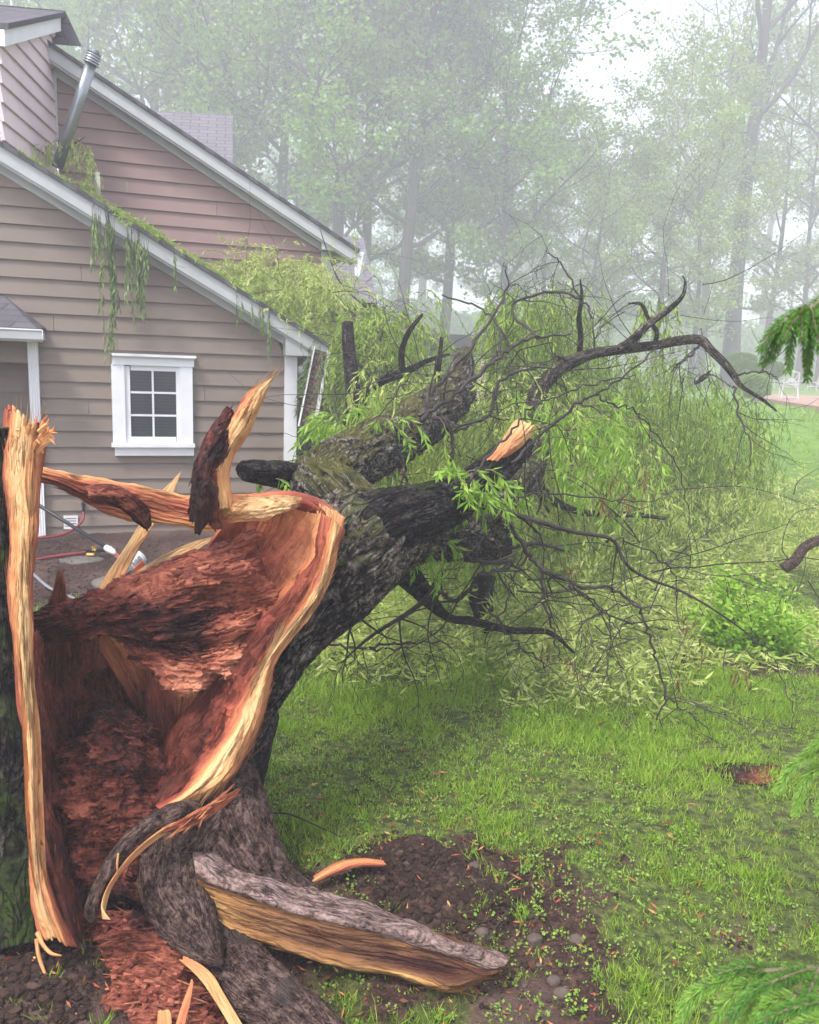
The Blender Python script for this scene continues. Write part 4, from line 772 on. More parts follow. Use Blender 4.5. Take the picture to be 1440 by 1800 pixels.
sheet('torn_sapwood', [zY([(p[0]-26*k/11, p[1]-8) for k, p in enumerate(stLL)], 2.86, 2.6, .85), zY(stLL, 2.84, 2.5, lambda k: .5+.4*min(1, k*2)), zY(mm(stLL, stL, .6), 2.80, 2.42, lambda k: .55+.35*min(1, k*2)), zY(stL, 2.77, 2.40, lambda k: .45+.15*k), zY(mm(stL, stR, .3), 2.75, 2.37, .05), zY(mm(stL, stR, .55), 2.75, 2.37, .06), zY(mm(stL, stR, .8), 2.76, 2.38, .25), zY(stR, 2.79, 2.42, .42), zY([(p[0]+3, p[1]+4) for p in stR], 2.86, 2.5, .7)],
      M['wood'], tree, 420, 170, .035, (.011, 1.6, 60), (.004, 14), (.01, .04), 60, .009, seed=112, rt_=2.2, shards=2600, sh=(.04, .2, .0014), lift=.035, tonev=.2)
sheet('rotten_heart', [
    [(450, 925, 2.92, 0.39), (375, 958, 2.86, 0.43), (290, 988, 2.82, 0.47), (210, 1028, 2.76, 0.55), (130, 1062, 2.7, 0.58), (60, 1092, 2.64, 0.62)],
    [(470, 985, 2.93, 0.27), (390, 1010, 2.74, 0.39), (300, 1030, 2.66, 0.43), (215, 1055, 2.62, 0.55), (140, 1077, 2.6, 0.58), (60, 1102, 2.6, 0.62)],
    [(485, 1045, 2.92, 0.23), (415, 1065, 2.78, 0.47), (330, 1085, 2.66, 0.74), (245, 1090, 2.62, 0.70), (165, 1090, 2.6, 0.62), (60, 1112, 2.6, 0.62)],
    [(465, 1100, 2.84, 0.27), (410, 1125, 2.66, 0.31), (340, 1140, 2.64, 0.62), (272, 1132, 2.64, 0.70), (215, 1112, 2.62, 0.62), (165, 1100, 2.62, 0.62)],
    [(440, 1140, 2.78, 0.31), (400, 1165, 2.64, 0.20), (355, 1180, 2.6, 0.20), (312, 1178, 2.62, 0.27), (268, 1158, 2.66, 0.47), (228, 1130, 2.7, 0.55)],
    [(425, 1165, 2.8, 0.39), (385, 1195, 2.68, 0.23), (350, 1215, 2.64, 0.16), (322, 1226, 2.64, 0.16), (290, 1205, 2.7, 0.31), (258, 1175, 2.74, 0.47)]], M['rot'], tree, 460, 330, .10, (.006, 4, 60), (.030, 6.5), (0, .06), 40, .03, seed=120, shards=1500, sh=(.012, .06, .0028), lift=.3, terr=.5, flake=(.075, 5, 20), chunks=700, cs=(.002, .011), smooth=False, tonev=.3)
sheet('curled_ledge', [[(385, 880, 2.82, .25), (407, 869, 2.82, .2), (450, 874, 2.86, .1), (490, 870, 2.9, .15), (528, 872, 2.95, .2)], [(388, 900, 2.76, .2), (415, 895, 2.76, .12), (455, 893, 2.80, .02), (495, 886, 2.84, .05), (522, 884, 2.9, .1)], [(394, 925, 2.8, .4), (424, 917, 2.78, .25), (468, 913, 2.82, .1), (500, 902, 2.86, .15), (518, 896, 2.92, .3)]], M['wood'], tree, 130, 46, .04, (.004, 4, 30), (.012, 14), (.01, .03), 40, .012, seed=130, tonev=.25, flake=(.014, 6, 26), shards=300, sh=(.02, .06, .002), lift=.3)
sheet('torn_rim', [[(396, 868, 2.95, .55), (450, 866, 3.0, .5), (510, 862, 3.06, .6), (555, 874, 3.08, .75), (585, 892, 3.04, .6), (606, 922, 3.0, .5)], [(398, 876, 2.9, .4), (450, 875, 2.94, .3), (508, 874, 2.98, .6), (548, 886, 3.0, .7), (575, 905, 2.96, .4), (594, 935, 2.92, .3)]], M['wood'], tree, 160, 24, .05, (.006, 3, 30), (.012, 14), (.01, .01), 40, .006, seed=131)
sheet('raised_splinter', [
    [(412, 885, 2.80, .35), (405, 842, 2.80, .3), (414, 800, 2.80, .3), (438, 762, 2.8, .3), (456, 720, 2.8, .3), (468, 695, 2.8, .25), (481, 662, 2.8, .1)],
    [(402, 890, 2.74, .1), (394, 842, 2.74, .08), (403, 795, 2.74, .08), (428, 752, 2.74, .05), (448, 714, 2.75, .05), (462, 690, 2.77, .05), (480, 663, 2.79, .05)],
    [(385, 895, 2.72, .2), (378, 845, 2.72, .25), (390, 785, 2.73, .2), (415, 738, 2.74, .15), (436, 706, 2.75, .15), (452, 684, 2.77, .1), (479, 664, 2.79, .1)],
    [(368, 905, 2.76, .5), (358, 850, 2.75, .45), (372, 790, 2.76, .5), (400, 748, 2.77, .6), (420, 713, 2.78, .6), (438, 686, 2.79, .5), (477, 665, 2.8, .3)]], M['wood'], tree, 240, 70, .035, (.006, 2, 50), (.006, 12), (.02, .0), 40, .006, seed=132, tonev=.2, shards=500, sh=(.03, .14, .0013), lift=.03)
sheet('raised_splinter', [
    [(330, 900, 2.78, .8), (336, 850, 2.76, .85), (346, 802, 2.76, .8), (358, 768, 2.77, .6), (378, 740, 2.78, .8), (397, 716, 2.78, .6)],
    [(345, 925, 2.70, .9), (352, 860, 2.68, .9), (360, 812, 2.69, .8), (374, 778, 2.7, .85), (390, 752, 2.72, .9), (402, 728, 2.76, .7)],
    [(380, 925, 2.72, .7), (372, 870, 2.69, .8), (376, 820, 2.7, .7), (392, 786, 2.71, .9), (404, 762, 2.73, .9), (411, 744, 2.76, .8)],
    [(400, 918, 2.78, .4), (384, 880, 2.73, .5), (384, 830, 2.73, .5), (402, 795, 2.74, .7), (412, 765, 2.76, .8), (420, 735, 2.78, .8)]], M['rot'], tree, 140, 60, .07, (.010, 3, 34), (.016, 11), (.06, .05), 45, .014, seed=133, shards=300, sh=(.02, .06, .005), lift=.2, terr=.6)
bd = sheet('split_board', [[(60, 819, 2.8, .1), (110, 828, 2.85, .05), (160, 839, 2.9, .1), (225, 848, 2.95, .15), (290, 862, 3.0, .15), (340, 874, 3.02, .2), (392, 890, 3.04, .3)],
    [(60, 828, 2.78, .3), (110, 838, 2.83, .4), (160, 852, 2.87, .5), (225, 862, 2.92, .5), (290, 878, 2.97, .45), (340, 892, 3.0, .45), (392, 908, 3.02, .45)],
    [(60, 838, 2.78, .4), (110, 850, 2.83, .6), (155, 872, 2.87, .65), (225, 888, 2.92, .5), (290, 900, 2.97, .4), (340, 912, 3.0, .35), (392, 925, 3.02, .35)],
    [(60, 845, 2.8, .5), (108, 858, 2.84, .6), (160, 888, 2.88, .5), (215, 914, 2.92, .25), (290, 922, 2.98, .2), (345, 930, 3.01, .15), (392, 938, 3.03, .2)]], M['wood'], tree, 220, 60, .045, (.008, 2, 50), (.004, 12), (0, .01), 30, .012, seed=134, tonev=.25, shards=1100, sh=(.04, .18, .0014), lift=.03, flake=(.008, 3, 30))
sheet('rotten_patch', [[(148, 856, 2.84, .6), (190, 850, 2.85, .6), (225, 862, 2.87, .6), (262, 895, 2.9, .7), (268, 925, 2.92, .7)], [(155, 872, 2.82, .4), (185, 874, 2.83, .4), (220, 885, 2.86, .5), (250, 912, 2.89, .6), (262, 929, 2.91, .7)], [(160, 882, 2.85, .6), (185, 888, 2.86, .7), (215, 898, 2.88, .8), (240, 920, 2.9, .8), (258, 931, 2.93, .8)]], M['rot'], bd, 90, 40, .03, (.006, 4, 30), (.02, 14), (.01, .02), 30, .01, seed=135, shards=120, sh=(.01, .04, .004))

# ---------------------------------------------------------------- leaves
def leafgeo(p, d, L, W, g, fold=.25):
    n = len(p); d = d/(np.linalg.norm(d, axis=1, keepdims=True)+1e-9)
    r_ = g.normal(0, 1, (n, 3)); s = np.cross(d, r_); s /= np.linalg.norm(s, axis=1, keepdims=True)+1e-9; u = np.cross(s, d)
    L = np.broadcast_to(L, (n,))[:, None]; W = np.broadcast_to(W, (n,))[:, None]
    V = np.stack([p, p+d*L*.45+s*W+u*W*fold, p+d*L+u*L*g.uniform(-.12, .12, (n, 1)), p+d*L*.45-s*W+u*W*fold], 1).reshape(-1, 3)
    return V, np.arange(n*4).reshape(n, 4)
def groundfloor(p): return height(p[:, 0], p[:, 1])+.015
def rooffloor(p):
    z = groundfloor(p); q = p-H0; s = q@A_; t = -(q@N_); k = (s < SE+.03) & (t > -.25) & (t < 1.6); return np.where(k, np.maximum(z, rl(s)+.02), z)
class Fol:
    def __init__(s): s.LV = []; s.LT = []; s.SV = []; s.SF = []; s.sn = 0
    def strands(s, st, dr, L, K=12, droop=.3, wig=.12, per=45, leafL=.085, leafW=.0055, spread=.7, seed=0, floor=groundfloor, stem=.0022, tone=None, hang=.35, stop=None, bare_=.12):
        g = np.random.default_rng(seed); n = len(st); p = np.array(st, float); d = np.array(dr, float); L = np.broadcast_to(np.asarray(L, float), (n,)).copy()
        pts = [p.copy()]; cur = g.normal(0, wig, (n, 3))
        for k in range(K):
            cur = cur*.7+g.normal(0, wig, (n, 3)); d = d+cur*.5+np.array([0, 0, -droop]); d /= np.linalg.norm(d, axis=1, keepdims=True)
            p = p+d*(L/K)[:, None]
            if floor is not None:
                z = floor(p); low = p[:, 2] < z; p[:, 2] = np.maximum(p[:, 2], z+g.uniform(0, .02, n)); d[low, 2] = np.maximum(d[low, 2], .02)
            pts.append(p.copy())
        pts = np.array(pts)                      # K+1, n, 3
        m_ = max(1, int(per*L.mean())); a = g.uniform(bare_, 1, (m_, n))*K; i = np.minimum(a.astype(int), K-1); f = (a-i)[..., None]; j = np.arange(n)[None]
        c = pts[i, j]*(1-f)+pts[i+1, j]*f; sd = pts[i+1, j]-pts[i, j]; sd /= np.linalg.norm(sd, axis=2, keepdims=True)+1e-9
        ld = sd*.6+g.normal(0, spread*.55, c.shape)+np.array([0, 0, -hang]); c = c.reshape(-1, 3); ld = ld.reshape(-1, 3)
        V, _ = leafgeo(c, ld, leafL*g.uniform(.55, 1.15, len(c)), leafW*g.uniform(.7, 1.2, len(c)), g)
        if floor is not None: V[:, 2] = np.maximum(V[:, 2], floor(V)-.005)
        s.LV.append(V); tn = np.repeat(np.broadcast_to((g.uniform(.1, .9, n) if tone is None else np.clip(g.normal(tone, .22, n), 0, 1))[None], (m_, n)).reshape(-1), 4); s.LT.append(tn)
        # stems: 3-sided tubes
        T = np.gradient(pts, axis=0); T /= np.linalg.norm(T, axis=2, keepdims=True)+1e-9; N = np.cross(T, np.array([.3, .9, .1])); N /= np.linalg.norm(N, axis=2, keepdims=True)+1e-9; B = np.cross(T, N)
        rr = (stem*(1-.75*np.arange(K+1)/K))[:, None, None]
        R3 = np.stack([pts+rr*(math.cos(q)*N+math.sin(q)*B) for q in (0, 2.094, 4.189)], 2)  # K+1,n,3,3
        idx = (np.arange(K+1)[:, None, None]*n+np.arange(n)[None, :, None])*3+np.arange(3)[None, None]
        F = np.stack([idx[:-1], np.roll(idx, -1, 2)[:-1], np.roll(idx, -1, 2)[1:], idx[1:]], -1).reshape(-1, 4)
        s.SV.append(R3.reshape(-1, 3)); s.SF.append(F+s.sn); s.sn += R3.size//3
        return pts
    def leaves(s, p, d, L, W, seed=0, tone=.5):
        g = np.random.default_rng(seed); V, _ = leafgeo(p, d, L, W, g); s.LV.append(V); s.LT.append(np.full(len(V), tone))
    def build(s, name, mat, parent, stemmat=None):
        LV = np.concatenate(s.LV); LF = np.arange(len(LV)).reshape(-1, 4); T = np.concatenate(s.LT); nl = len(LF)
        if s.sn:
            V = np.concatenate([LV]+s.SV); F = np.concatenate([LF]+[f+len(LV) for f in s.SF]); T = np.concatenate([T, np.full(s.sn, .5)])
            mi = np.concatenate([np.zeros(nl), np.ones(len(F)-nl)])
            return mesh(name, V, F, parent=parent, tone=T, mats=[mat, stemmat or M['twig']], mi=mi)
        return mesh(name, LV, LF, mat, parent, tone=T)
def pxbox(n, x0, x1, y0, y1, Y0, Y1, seed):
    g = np.random.default_rng(seed); return PA(np.stack([g.uniform(x0, x1, n), g.uniform(y0, y1, n), g.uniform(Y0, Y1, n)], 1))
def pxline(n, pts, jit, dY, seed):
    g = np.random.default_rng(seed); q = crom(np.array(pts, float), 200)[g.integers(0, 200, n)]; q[:, :2] += g.normal(0, jit, (n, 2)); q[:, 2] += g.normal(0, dY, n); return PA(q)
def rdir(n, seed, up=0., s=1.):
    g = np.random.default_rng(seed+999); d = g.normal(0, s, (n, 3)); d[:, 2] = d[:, 2]*.4+up; return d/np.linalg.norm(d, axis=1, keepdims=True)

# branches draped over the roof: a thing of their own
rb_ = empty('willow_branch', HW(-1.2, 0, rl(-1.2)), 'leafy willow branches heaped along the lower roof and dangling over the gable siding', 'branch')
f = Fol(); g = np.random.default_rng(5)
def rake(n, x0, x1, t0, t1, lift, seed):
    g = np.random.default_rng(seed); sa = HS(x0, 300+(x0/578)*356, -.22)[0]; sb = HS(x1, 250+(x1/578)*356, -.22)[0]; sa = HS(x0, 250+(x0/578)*356, -.22)[0]
    s_ = g.uniform(sa, sb, n); t_ = g.uniform(t0, t1, n); return np.array([HW(a, b, rl(a)+c) for a, b, c in zip(s_, t_, g.uniform(.02, lift, n))])
dn = A_+np.array([0, 0, rk]); dn /= np.linalg.norm(dn)
for (n, x0, x1, t0, t1, lift, L, sd) in [(34, 60, 170, -.2, .5, .06, .4, 1), (80, 160, 330, -.22, .4, .06, .4, 2), (48, 320, 430, -.2, .4, .05, .35, 3), (60, 400, 560, -.2, .4, .06, .4, 4)]:
    d = dn[None]*1.*g.choice([-1, 1, 1], n)[:, None]+rdir(n, sd)*.45; f.strands(rake(n, x0, x1, t0, t1, lift, sd), d, g.uniform(.5, 1.2, n)*L, K=10, droop=.12, wig=.14, per=95, leafL=.075, seed=sd, floor=rooffloor, tone=.62, spread=.9, hang=.1)
f.build('foliage', M['willow'], rb_, M['twig_pale'])
f = Fol()
def hangs(x, n, w, L, y0, sd, t=-.30, tone=.6):
    g = np.random.default_rng(sd); xs = g.normal(x, w, n); st = np.array([HP(a, y0(a)+g.uniform(-4, 6), t+g.uniform(-.08, .03)) for a in xs]); d = np.tile(-N_*0+np.array([0, 0, -1.]), (n, 1))+g.normal(0, .12, (n, 3)); d = d-N_*-.02
    f.strands(st, d, L*g.uniform(.55, 1., n), K=12, droop=.6, wig=.05, per=62, leafL=.09, leafW=.008, seed=sd, floor=None, tone=tone, spread=.5, hang=.9)
ry = lambda a: 258+a/578*350
hangs(184, 5, 4, 1.62, ry, 21); hangs(176, 9, 9, .62, ry, 22); hangs(192, 4, 5, 1.05, ry, 29); hangs(240, 9, 8, .85, ry, 23); hangs(246, 9, 12, .42, ry, 24); hangs(228, 3, 4, .95, ry, 30); hangs(305, 2, 3, .4, ry, 25); hangs(445, 7, 10, .34, ry, 26); hangs(468, 5, 6, .45, ry, 27); hangs(200, 3, 4, 1.1, ry, 28)
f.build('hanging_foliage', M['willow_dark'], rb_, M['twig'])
f = Fol()
st = pxline(60, [(62, 262, 9.0), (95, 245, 9.1), (130, 245, 9.1), (155, 270, 9.1), (160, 320, 9.1)], 5, .15, 31); f.strands(st, rdir(60, 31, -.2), g.uniform(.15, .4, 60), K=8, droop=.35, per=70, leafL=.07, seed=31, floor=rooffloor, tone=.4)
st = pxline(160, [(392, 470, 10.0), (440, 462, 10.2), (500, 460, 10.3), (560, 470, 10.3)], 6, .4, 32)
f.strands(st, rdir(160, 32, .1), g.uniform(.3, .9, 160), K=10, droop=.12, per=60, leafL=.08, seed=32, floor=rooffloor, tone=.6)
st = pxbox(620, 395, 600, 470, 565, 9.2, 10.6, 33); f.strands(st, rdir(620, 33, .0), g.uniform(.3, .9, 620), K=10, droop=.18, per=60, leafL=.085, seed=33, floor=rooffloor, tone=.55)
st = pxbox(10, 560, 630, 380, 470, 9.8, 10.3, 34); f.strands(st, rdir(10, 34, -.6), g.uniform(.3, .5, 10), K=8, droop=.4, per=50, seed=34, floor=None, tone=.4)
f.build('foliage', M['willow_pale'], rb_, M['twig_pale'])
for pts in [[(645, 540, 9.6), (600, 500, 9.8), (575, 440, 10), (562, 400, 10)], [(595, 520, 9.6), (545, 500, 9.8), (540, 495, 9.9)], [(0, 205, 8.8), (20, 235, 8.9), (42, 275, 9.0)], [(100, 290, 9), (120, 262, 9.1), (150, 240, 9.1)], [(560, 600, 9.3), (510, 560, 9.5), (455, 520, 9.7), (420, 500, 9.9)], [(640, 600, 9.4), (600, 560, 9.6), (540, 520, 9.9), (500, 515, 10)]]:
    br = MB(); q = PA(crom(np.array(pts, float), 14)); br.tube(q, np.linspace(.014, .004, 14), 6); br.build('bare_branch', M['twig'], rb_, True)
pass

# foliage of the fallen tree
SETS = [
 # name, mat, list of (n, box(x0,x1,y0,y1,Y0,Y1), L0,L1, droop, per, leafL, up, tone)
 ('foliage', 'willow', [(200, (610, 740, 525, 600, 7.8, 9.0), .5, 1.2, .35, 60, .085, .1, .6), (90, (590, 720, 600, 720, 8.2, 9.4), .5, 1.0, .45, 50, .085, 0, .4)]),
 ('shaded_foliage', 'willow_dark', [(420, (548, 680, 590, 760, 8.8, 10.4), .6, 1.3, .55, 60, .09, 0, .2)]),  # shade carried by the darker leaf colour and low tone
 ('foliage', 'willow', [(230, (872, 1000, 490, 600, 7.2, 8.8), .7, 1.5, .6, 60, .085, 0, .6), (60, (940, 1060, 480, 560, 7.5, 8.5), .3, .7, .5, 50, .08, 0, .6)]),
 ('foliage', 'willow', [(290, (985, 1230, 600, 740, 7.4, 9.8), .6, 1.4, .6, 58, .085, 0, .4), (190, (1200, 1345, 690, 790, 8.2, 9.8), .4, 1.0, .6, 58, .08, 0, .4), (25, (1110, 1200, 500, 580, 6.3, 6.8), .2, .5, .6, 50, .075, 0, .5), (34, (1250, 1370, 650, 760, 6.3, 7.4), .3, .7, .6, 44, .075, 0, .5)]),
 ('foliage', 'willow_pale', [(560, (640, 980, 640, 830, 6.0, 8.4), .4, 1.1, .35, 52, .085, .1, .4), (190, (880, 1180, 720, 900, 6.4, 8.6), .5, 1.1, .35, 55, .085, .1, .4)]),
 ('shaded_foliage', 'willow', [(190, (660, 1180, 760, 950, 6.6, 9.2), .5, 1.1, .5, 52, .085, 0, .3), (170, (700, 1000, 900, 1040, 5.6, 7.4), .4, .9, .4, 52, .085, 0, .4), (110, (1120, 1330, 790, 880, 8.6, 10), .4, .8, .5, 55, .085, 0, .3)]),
]
for k, (nm, mt, L_) in enumerate(SETS):
    f = Fol()
    for q, (n, bx, l0, l1, dp, per, lf, up, tn_) in enumerate(L_):
        sd = 200+k*10+q; g = np.random.default_rng(sd); f.strands(pxbox(n, *bx, sd), rdir(n, sd, up), g.uniform(l0, l1, n), K=12, droop=dp, per=per, leafL=lf, seed=sd, tone=tn_, leafW=.0065)
    f.build(nm, M[mt], tree, M['twig'])
f = Fol()                        # sprigs of fresh leaves close by
for q, (n, bx, l0, l1, dp, per, lf) in enumerate([(34, (975, 1110, 705, 780, 4.6, 5.2), .25, .6, .5, 70, .085), (22, (900, 1010, 700, 760, 4.4, 5.2), .1, .3, .3, 80, .08), (34, (770, 860, 825, 880, 3.6, 3.9), .1, .24, .25, 130, .075), (60, (545, 690, 715, 805, 4.3, 5.2), .15, .35, .25, 90, .08), (16, (640, 790, 690, 760, 5.0, 5.6), .1, .3, .3, 90, .08), (8, (600, 690, 760, 800, 4.4, 4.8), .2, .35, .4, 60, .08), (9, (740, 775, 940, 985, 3.7, 3.9), .12, .25, .6, 90, .075), (6, (455, 500, 800, 850, 3.5, 3.7), .05, .1, .2, 150, .05), (5, (690, 715, 830, 850, 5.5, 5.8), .1, .2, .5, 90, .06), (14, (880, 950, 830, 900, 4.4, 5.0), .1, .3, .4, 80, .07), (24, (1000, 1140, 800, 880, 4.8, 5.6), .15, .4, .6, 60, .08)]):
    sd = 300+q; g = np.random.default_rng(sd); f.strands(pxbox(n, *bx, sd), rdir(n, sd, .3), g.uniform(l0, l1, n), K=9, droop=dp, per=per, leafL=lf, seed=sd, tone=.6, leafW=.007)
f.build('fresh_sprigs', M['willow_bright'], tree, M['twig_pale'])
# strands lying on the lawn
def onground(n, x0, x1, y0, y1, seed):
    g = np.random.default_rng(seed); p = GA(g.uniform(x0, x1, n), g.uniform(y0, y1, n)); p[:, 2] += g.uniform(.02, .16, n); return p
f = Fol()
for q, (n, bx, l0, l1, lift) in enumerate([(1100, (560, 1260, 870, 1000), .5, 1.0, .3), (560, (680, 1220, 1000, 1160), .4, .9, .2), (130, (470, 800, 1120, 1180), .3, .7, .1), (110, (900, 1150, 1170, 1230), .25, .55, .1), (220, (1150, 1440, 850, 980), .4, .8, .25), (90, (1250, 1440, 980, 1010), .3, .6, .25)]):
    sd = 400+q; g = np.random.default_rng(sd); f.strands(onground(n, *bx, sd), rdir(n, sd, lift), g.uniform(l0, l1, n), K=10, droop=.14, wig=.2, per=52, leafL=.085, seed=sd, tone=.6, leafW=.008, spread=1., hang=.1)
f.build('strewn_foliage', M['willow_pale'], tree, M['twig_pale'])

nl_ = 48000; g = np.random.default_rng(77); p = GA(g.uniform(520, 1440, nl_), 1180-330*g.uniform(0, 1, nl_)**.9); k = (n2(p[:, 0], p[:, 1], 1.2, 78, 3) > -.25+.5*sstep(2.2, 3.5, p[:, 0])) & (p[:, 1] > 4.3); p = p[k]; p[:, 2] += g.uniform(.005, .09, len(p)); d = g.normal(0, 1, p.shape); d[:, 2] *= .25
k = g.uniform(0, 1, len(p)) < sstep(4.2, 6.0, p[:, 1]); p, d = p[k], d[k]; LV_, LF_ = leafgeo(p, d, .075, .007, g); tag(mesh('fallen_leaves', LV_, LF_, M['willow_pale'], tree, tone=np.repeat(g.uniform(.3, 1, len(p)), 4)), None, None, None, 'stuff')
# bare twigs
TW = [
 [(800, 885, 3.7, 7), (860, 893, 3.75, 7), (940, 915, 3.8, 6), (1010, 935, 3.9, 5.5), (1075, 948, 4.0, 4.5), (1100, 990, 4.0, 4), (1135, 1015, 4.05, 3.5), (1200, 1040, 4.1, 3), (1260, 1075, 4.1, 2.5), (1310, 1110, 4.15, 1.5)],
 [(870, 893, 3.75, 6), (895, 925, 3.75, 5.5), (930, 975, 3.8, 5), (965, 1005, 3.8, 4.5), (1020, 1032, 3.85, 4), (1070, 1035, 3.9, 3.5), (1110, 1060, 3.95, 3), (1130, 1085, 3.95, 3), (1150, 1150, 3.95, 3), (1170, 1225, 3.9, 2.5), (1158, 1260, 3.9, 1.8), (1170, 1300, 3.88, 1)],
 [(1170, 1225, 3.9, 2), (1205, 1250, 3.9, 1.8), (1245, 1280, 3.9, 1.2)],
 [(838, 1030, 3.9, 5), (800, 1055, 4.0, 5), (770, 1042, 3.9, 5), (745, 1028, 3.85, 5)],
 [(700, 1010, 3.7, 9), (660, 1060, 3.8, 7), (610, 1105, 3.9, 5), (560, 1145, 4.0, 2)],
 [(780, 1000, 4.0, 8), (740, 1060, 4.0, 6), (650, 1120, 4.1, 4), (600, 1165, 4.2, 1.5)],
 [(650, 1135, 4.0, 3), (720, 1130, 4.2, 2.5), (790, 1130, 4.3, 1.5)],
 [(560, 1130, 4.4, 3), (640, 1140, 4.5, 3), (720, 1138, 4.6, 2)],
 [(840, 1015, 3.95, 4), (900, 990, 4.1, 5), (840, 985, 4.0, 4)],
 [(770, 900, 3.65, 6), (810, 880, 3.7, 4), (870, 875, 3.8, 3), (990, 870, 4.0, 2), (1090, 882, 4.2, 1.5), (1170, 880, 4.3, 1)],
 [(815, 880, 3.6, 3.5), (830, 840, 3.6, 3.2), (860, 800, 3.7, 3), (900, 760, 3.8, 2.8), (940, 715, 3.9, 2.4), (990, 690, 4.0, 2), (1060, 668, 4.2, 1.6), (1120, 660, 4.3, 1)],
 [(900, 815, 3.9, 4), (950, 765, 4.0, 3.6), (1010, 715, 4.1, 3), (1050, 690, 4.2, 2.6), (1110, 650, 4.3, 2), (1180, 590, 4.4, 1)],
 [(1050, 692, 4.2, 2.4), (1075, 712, 4.2, 2.2), (1110, 718, 4.25, 1.8), (1150, 760, 4.3, 1.6), (1195, 830, 4.3, 1.4), (1210, 900, 4.3, 1.2), (1213, 970, 4.3, .8)],
 [(800, 760, 5.6, 5), (860, 725, 5.6, 4), (880, 670, 5.6, 3.6), (925, 650, 5.6, 3), (960, 640, 5.7, 2)],
 [(730, 745, 5.0, 6), (790, 700, 5.0, 5), (850, 650, 5.1, 4.5), (900, 610, 5.2, 4), (940, 592, 5.3, 3), (1000, 590, 5.4, 2)],
 [(740, 740, 5.1, 5), (760, 690, 5.2, 4.5), (820, 620, 5.3, 4), (870, 550, 5.4, 3), (893, 500, 5.5, 2), (882, 462, 5.5, 1.2)],
 [(620, 860, 4.4, 2), (640, 770, 4.5, 2), (690, 700, 4.6, 1.6), (720, 660, 4.7, 1.2)],
 [(703, 740, 5.3, 5), (711, 800, 5.2, 4), (716, 870, 5.1, 2.5)],
 [(750, 735, 5.2, 5), (785, 740, 5.1, 5), (795, 775, 5.1, 4), (790, 815, 5.1, 2)],
 [(870, 790, 5.8, 8), (900, 820, 5.8, 5), (945, 865, 5.8, 7), (965, 900, 5.9, 3)],
 [(945, 595, 6.8, 4), (900, 540, 7.2, 3), (960, 515, 7.0, 3), (1022, 525, 6.9, 3), (1040, 560, 6.8, 2)],
 [(1022, 528, 6.3, 2.5), (990, 470, 6.4, 2), (960, 440, 6.4, 1)],
 [(1060, 620, 6.2, 5), (1000, 632, 6.1, 4.5), (975, 622, 6.0, 3)],
 [(1290, 660, 6.2, 3), (1320, 655, 6.15, 2.2), (1350, 655, 6.1, 1.8), (1365, 668, 6.1, 1)],
 [(1290, 680, 6.2, 3), (1300, 730, 6.1, 2.2), (1320, 780, 6.0, 1.4), (1318, 830, 6, .8)],
 [(1235, 600, 6.3, 3), (1212, 625, 6.25, 3), (1195, 640, 6.2, 2.5), (1180, 655, 6.2, 1.5)],
 [(1240, 665, 6.6, 3), (1225, 672, 6.5, 4), (1250, 650, 6.5, 2)],
 [(860, 1070, 4.4, 3), (900, 1120, 4.3, 2.6), (950, 1160, 4.2, 2.2), (960, 1180, 4.2, 1)],
 [(955, 1000, 3.8, 4), (958, 1060, 3.8, 3.2), (975, 1110, 3.8, 2.6), (985, 1160, 3.8, 1.5)],
 [(1000, 1030, 3.85, 3), (1045, 1060, 3.85, 2.6), (1080, 1095, 3.85, 2), (1090, 1130, 3.85, 1)],
 [(1070, 948, 4.0, 3), (1110, 955, 4.0, 2), (1180, 1000, 4.1, 1.6), (1190, 1060, 4.1, 1)],
 [(1310, 1110, 4.15, 1.4), (1360, 1160, 4.1, 1.2), (1392, 1240, 4.0, 1.1), (1392, 1300, 4.0, 1), (1370, 1340, 4.0, .7)],
 [(820, 940, 4.9, 8), (880, 965, 5, 5), (940, 955, 5.0, 5), (1000, 970, 5.2, 3)],
 [(790, 960, 4.6, 6), (850, 990, 4.6, 4), (910, 970, 4.7, 3)],
 [(930, 975, 3.8, 3), (905, 1010, 3.8, 2.5), (890, 1060, 3.8, 2), (850, 1130, 3.9, 1.2)],
 [(1110, 1060, 3.95, 2), (1060, 1075, 3.9, 1.8), (1010, 1110, 3.9, 1.2)],
 [(780, 520, 7.0, 2), (850, 545, 6.8, 2.5), (880, 590, 6.6, 3), (860, 640, 6.4, 3.5), (800, 700, 6.2, 4)],
 [(640, 780, 4.2, 2), (560, 850, 4.0, 1.6), (500, 830, 3.9, 1)],
 [(600, 600, 8.0, 4), (640, 650, 7.8, 3.5), (690, 700, 7.5, 3), (720, 760, 7.2, 2)],
 [(660, 575, 8.0, 3), (680, 640, 7.8, 3), (700, 690, 7.6, 2)],
]
g = random.Random(3)
def offshoot(q, r, depth, tb):
    n = len(q)
    for _ in range({0: 4, 1: 2}.get(depth, 0)):
        i = g.randrange(2, n-1); d = q[i]-q[i-1]; d = d/np.linalg.norm(d); v = np.array([g.gauss(0, 1), g.gauss(0, 1)*.5, g.gauss(-.35, .8)]); d = d*.5+v*.55; d /= np.linalg.norm(d)
        L = g.uniform(.2, .6)*(.8 if depth else 1); P_ = [q[i]]; c = np.array([g.gauss(0, .2) for _ in range(3)])
        for k in range(7): d = d+c*.25+np.array([g.gauss(0, .2), g.gauss(0, .2), g.gauss(-.04, .2)]); d /= np.linalg.norm(d); P_.append(P_[-1]+d*L/7)
        P_ = np.array(P_); z = groundfloor(P_); P_[:, 2] = np.maximum(P_[:, 2], z); r0 = max(.0016, r[i]*.55); tb.tube(P_, np.linspace(r0, .0011, 8), 4, False); offshoot(P_, np.linspace(r0, .001, 8), depth+1, tb)
ends = []
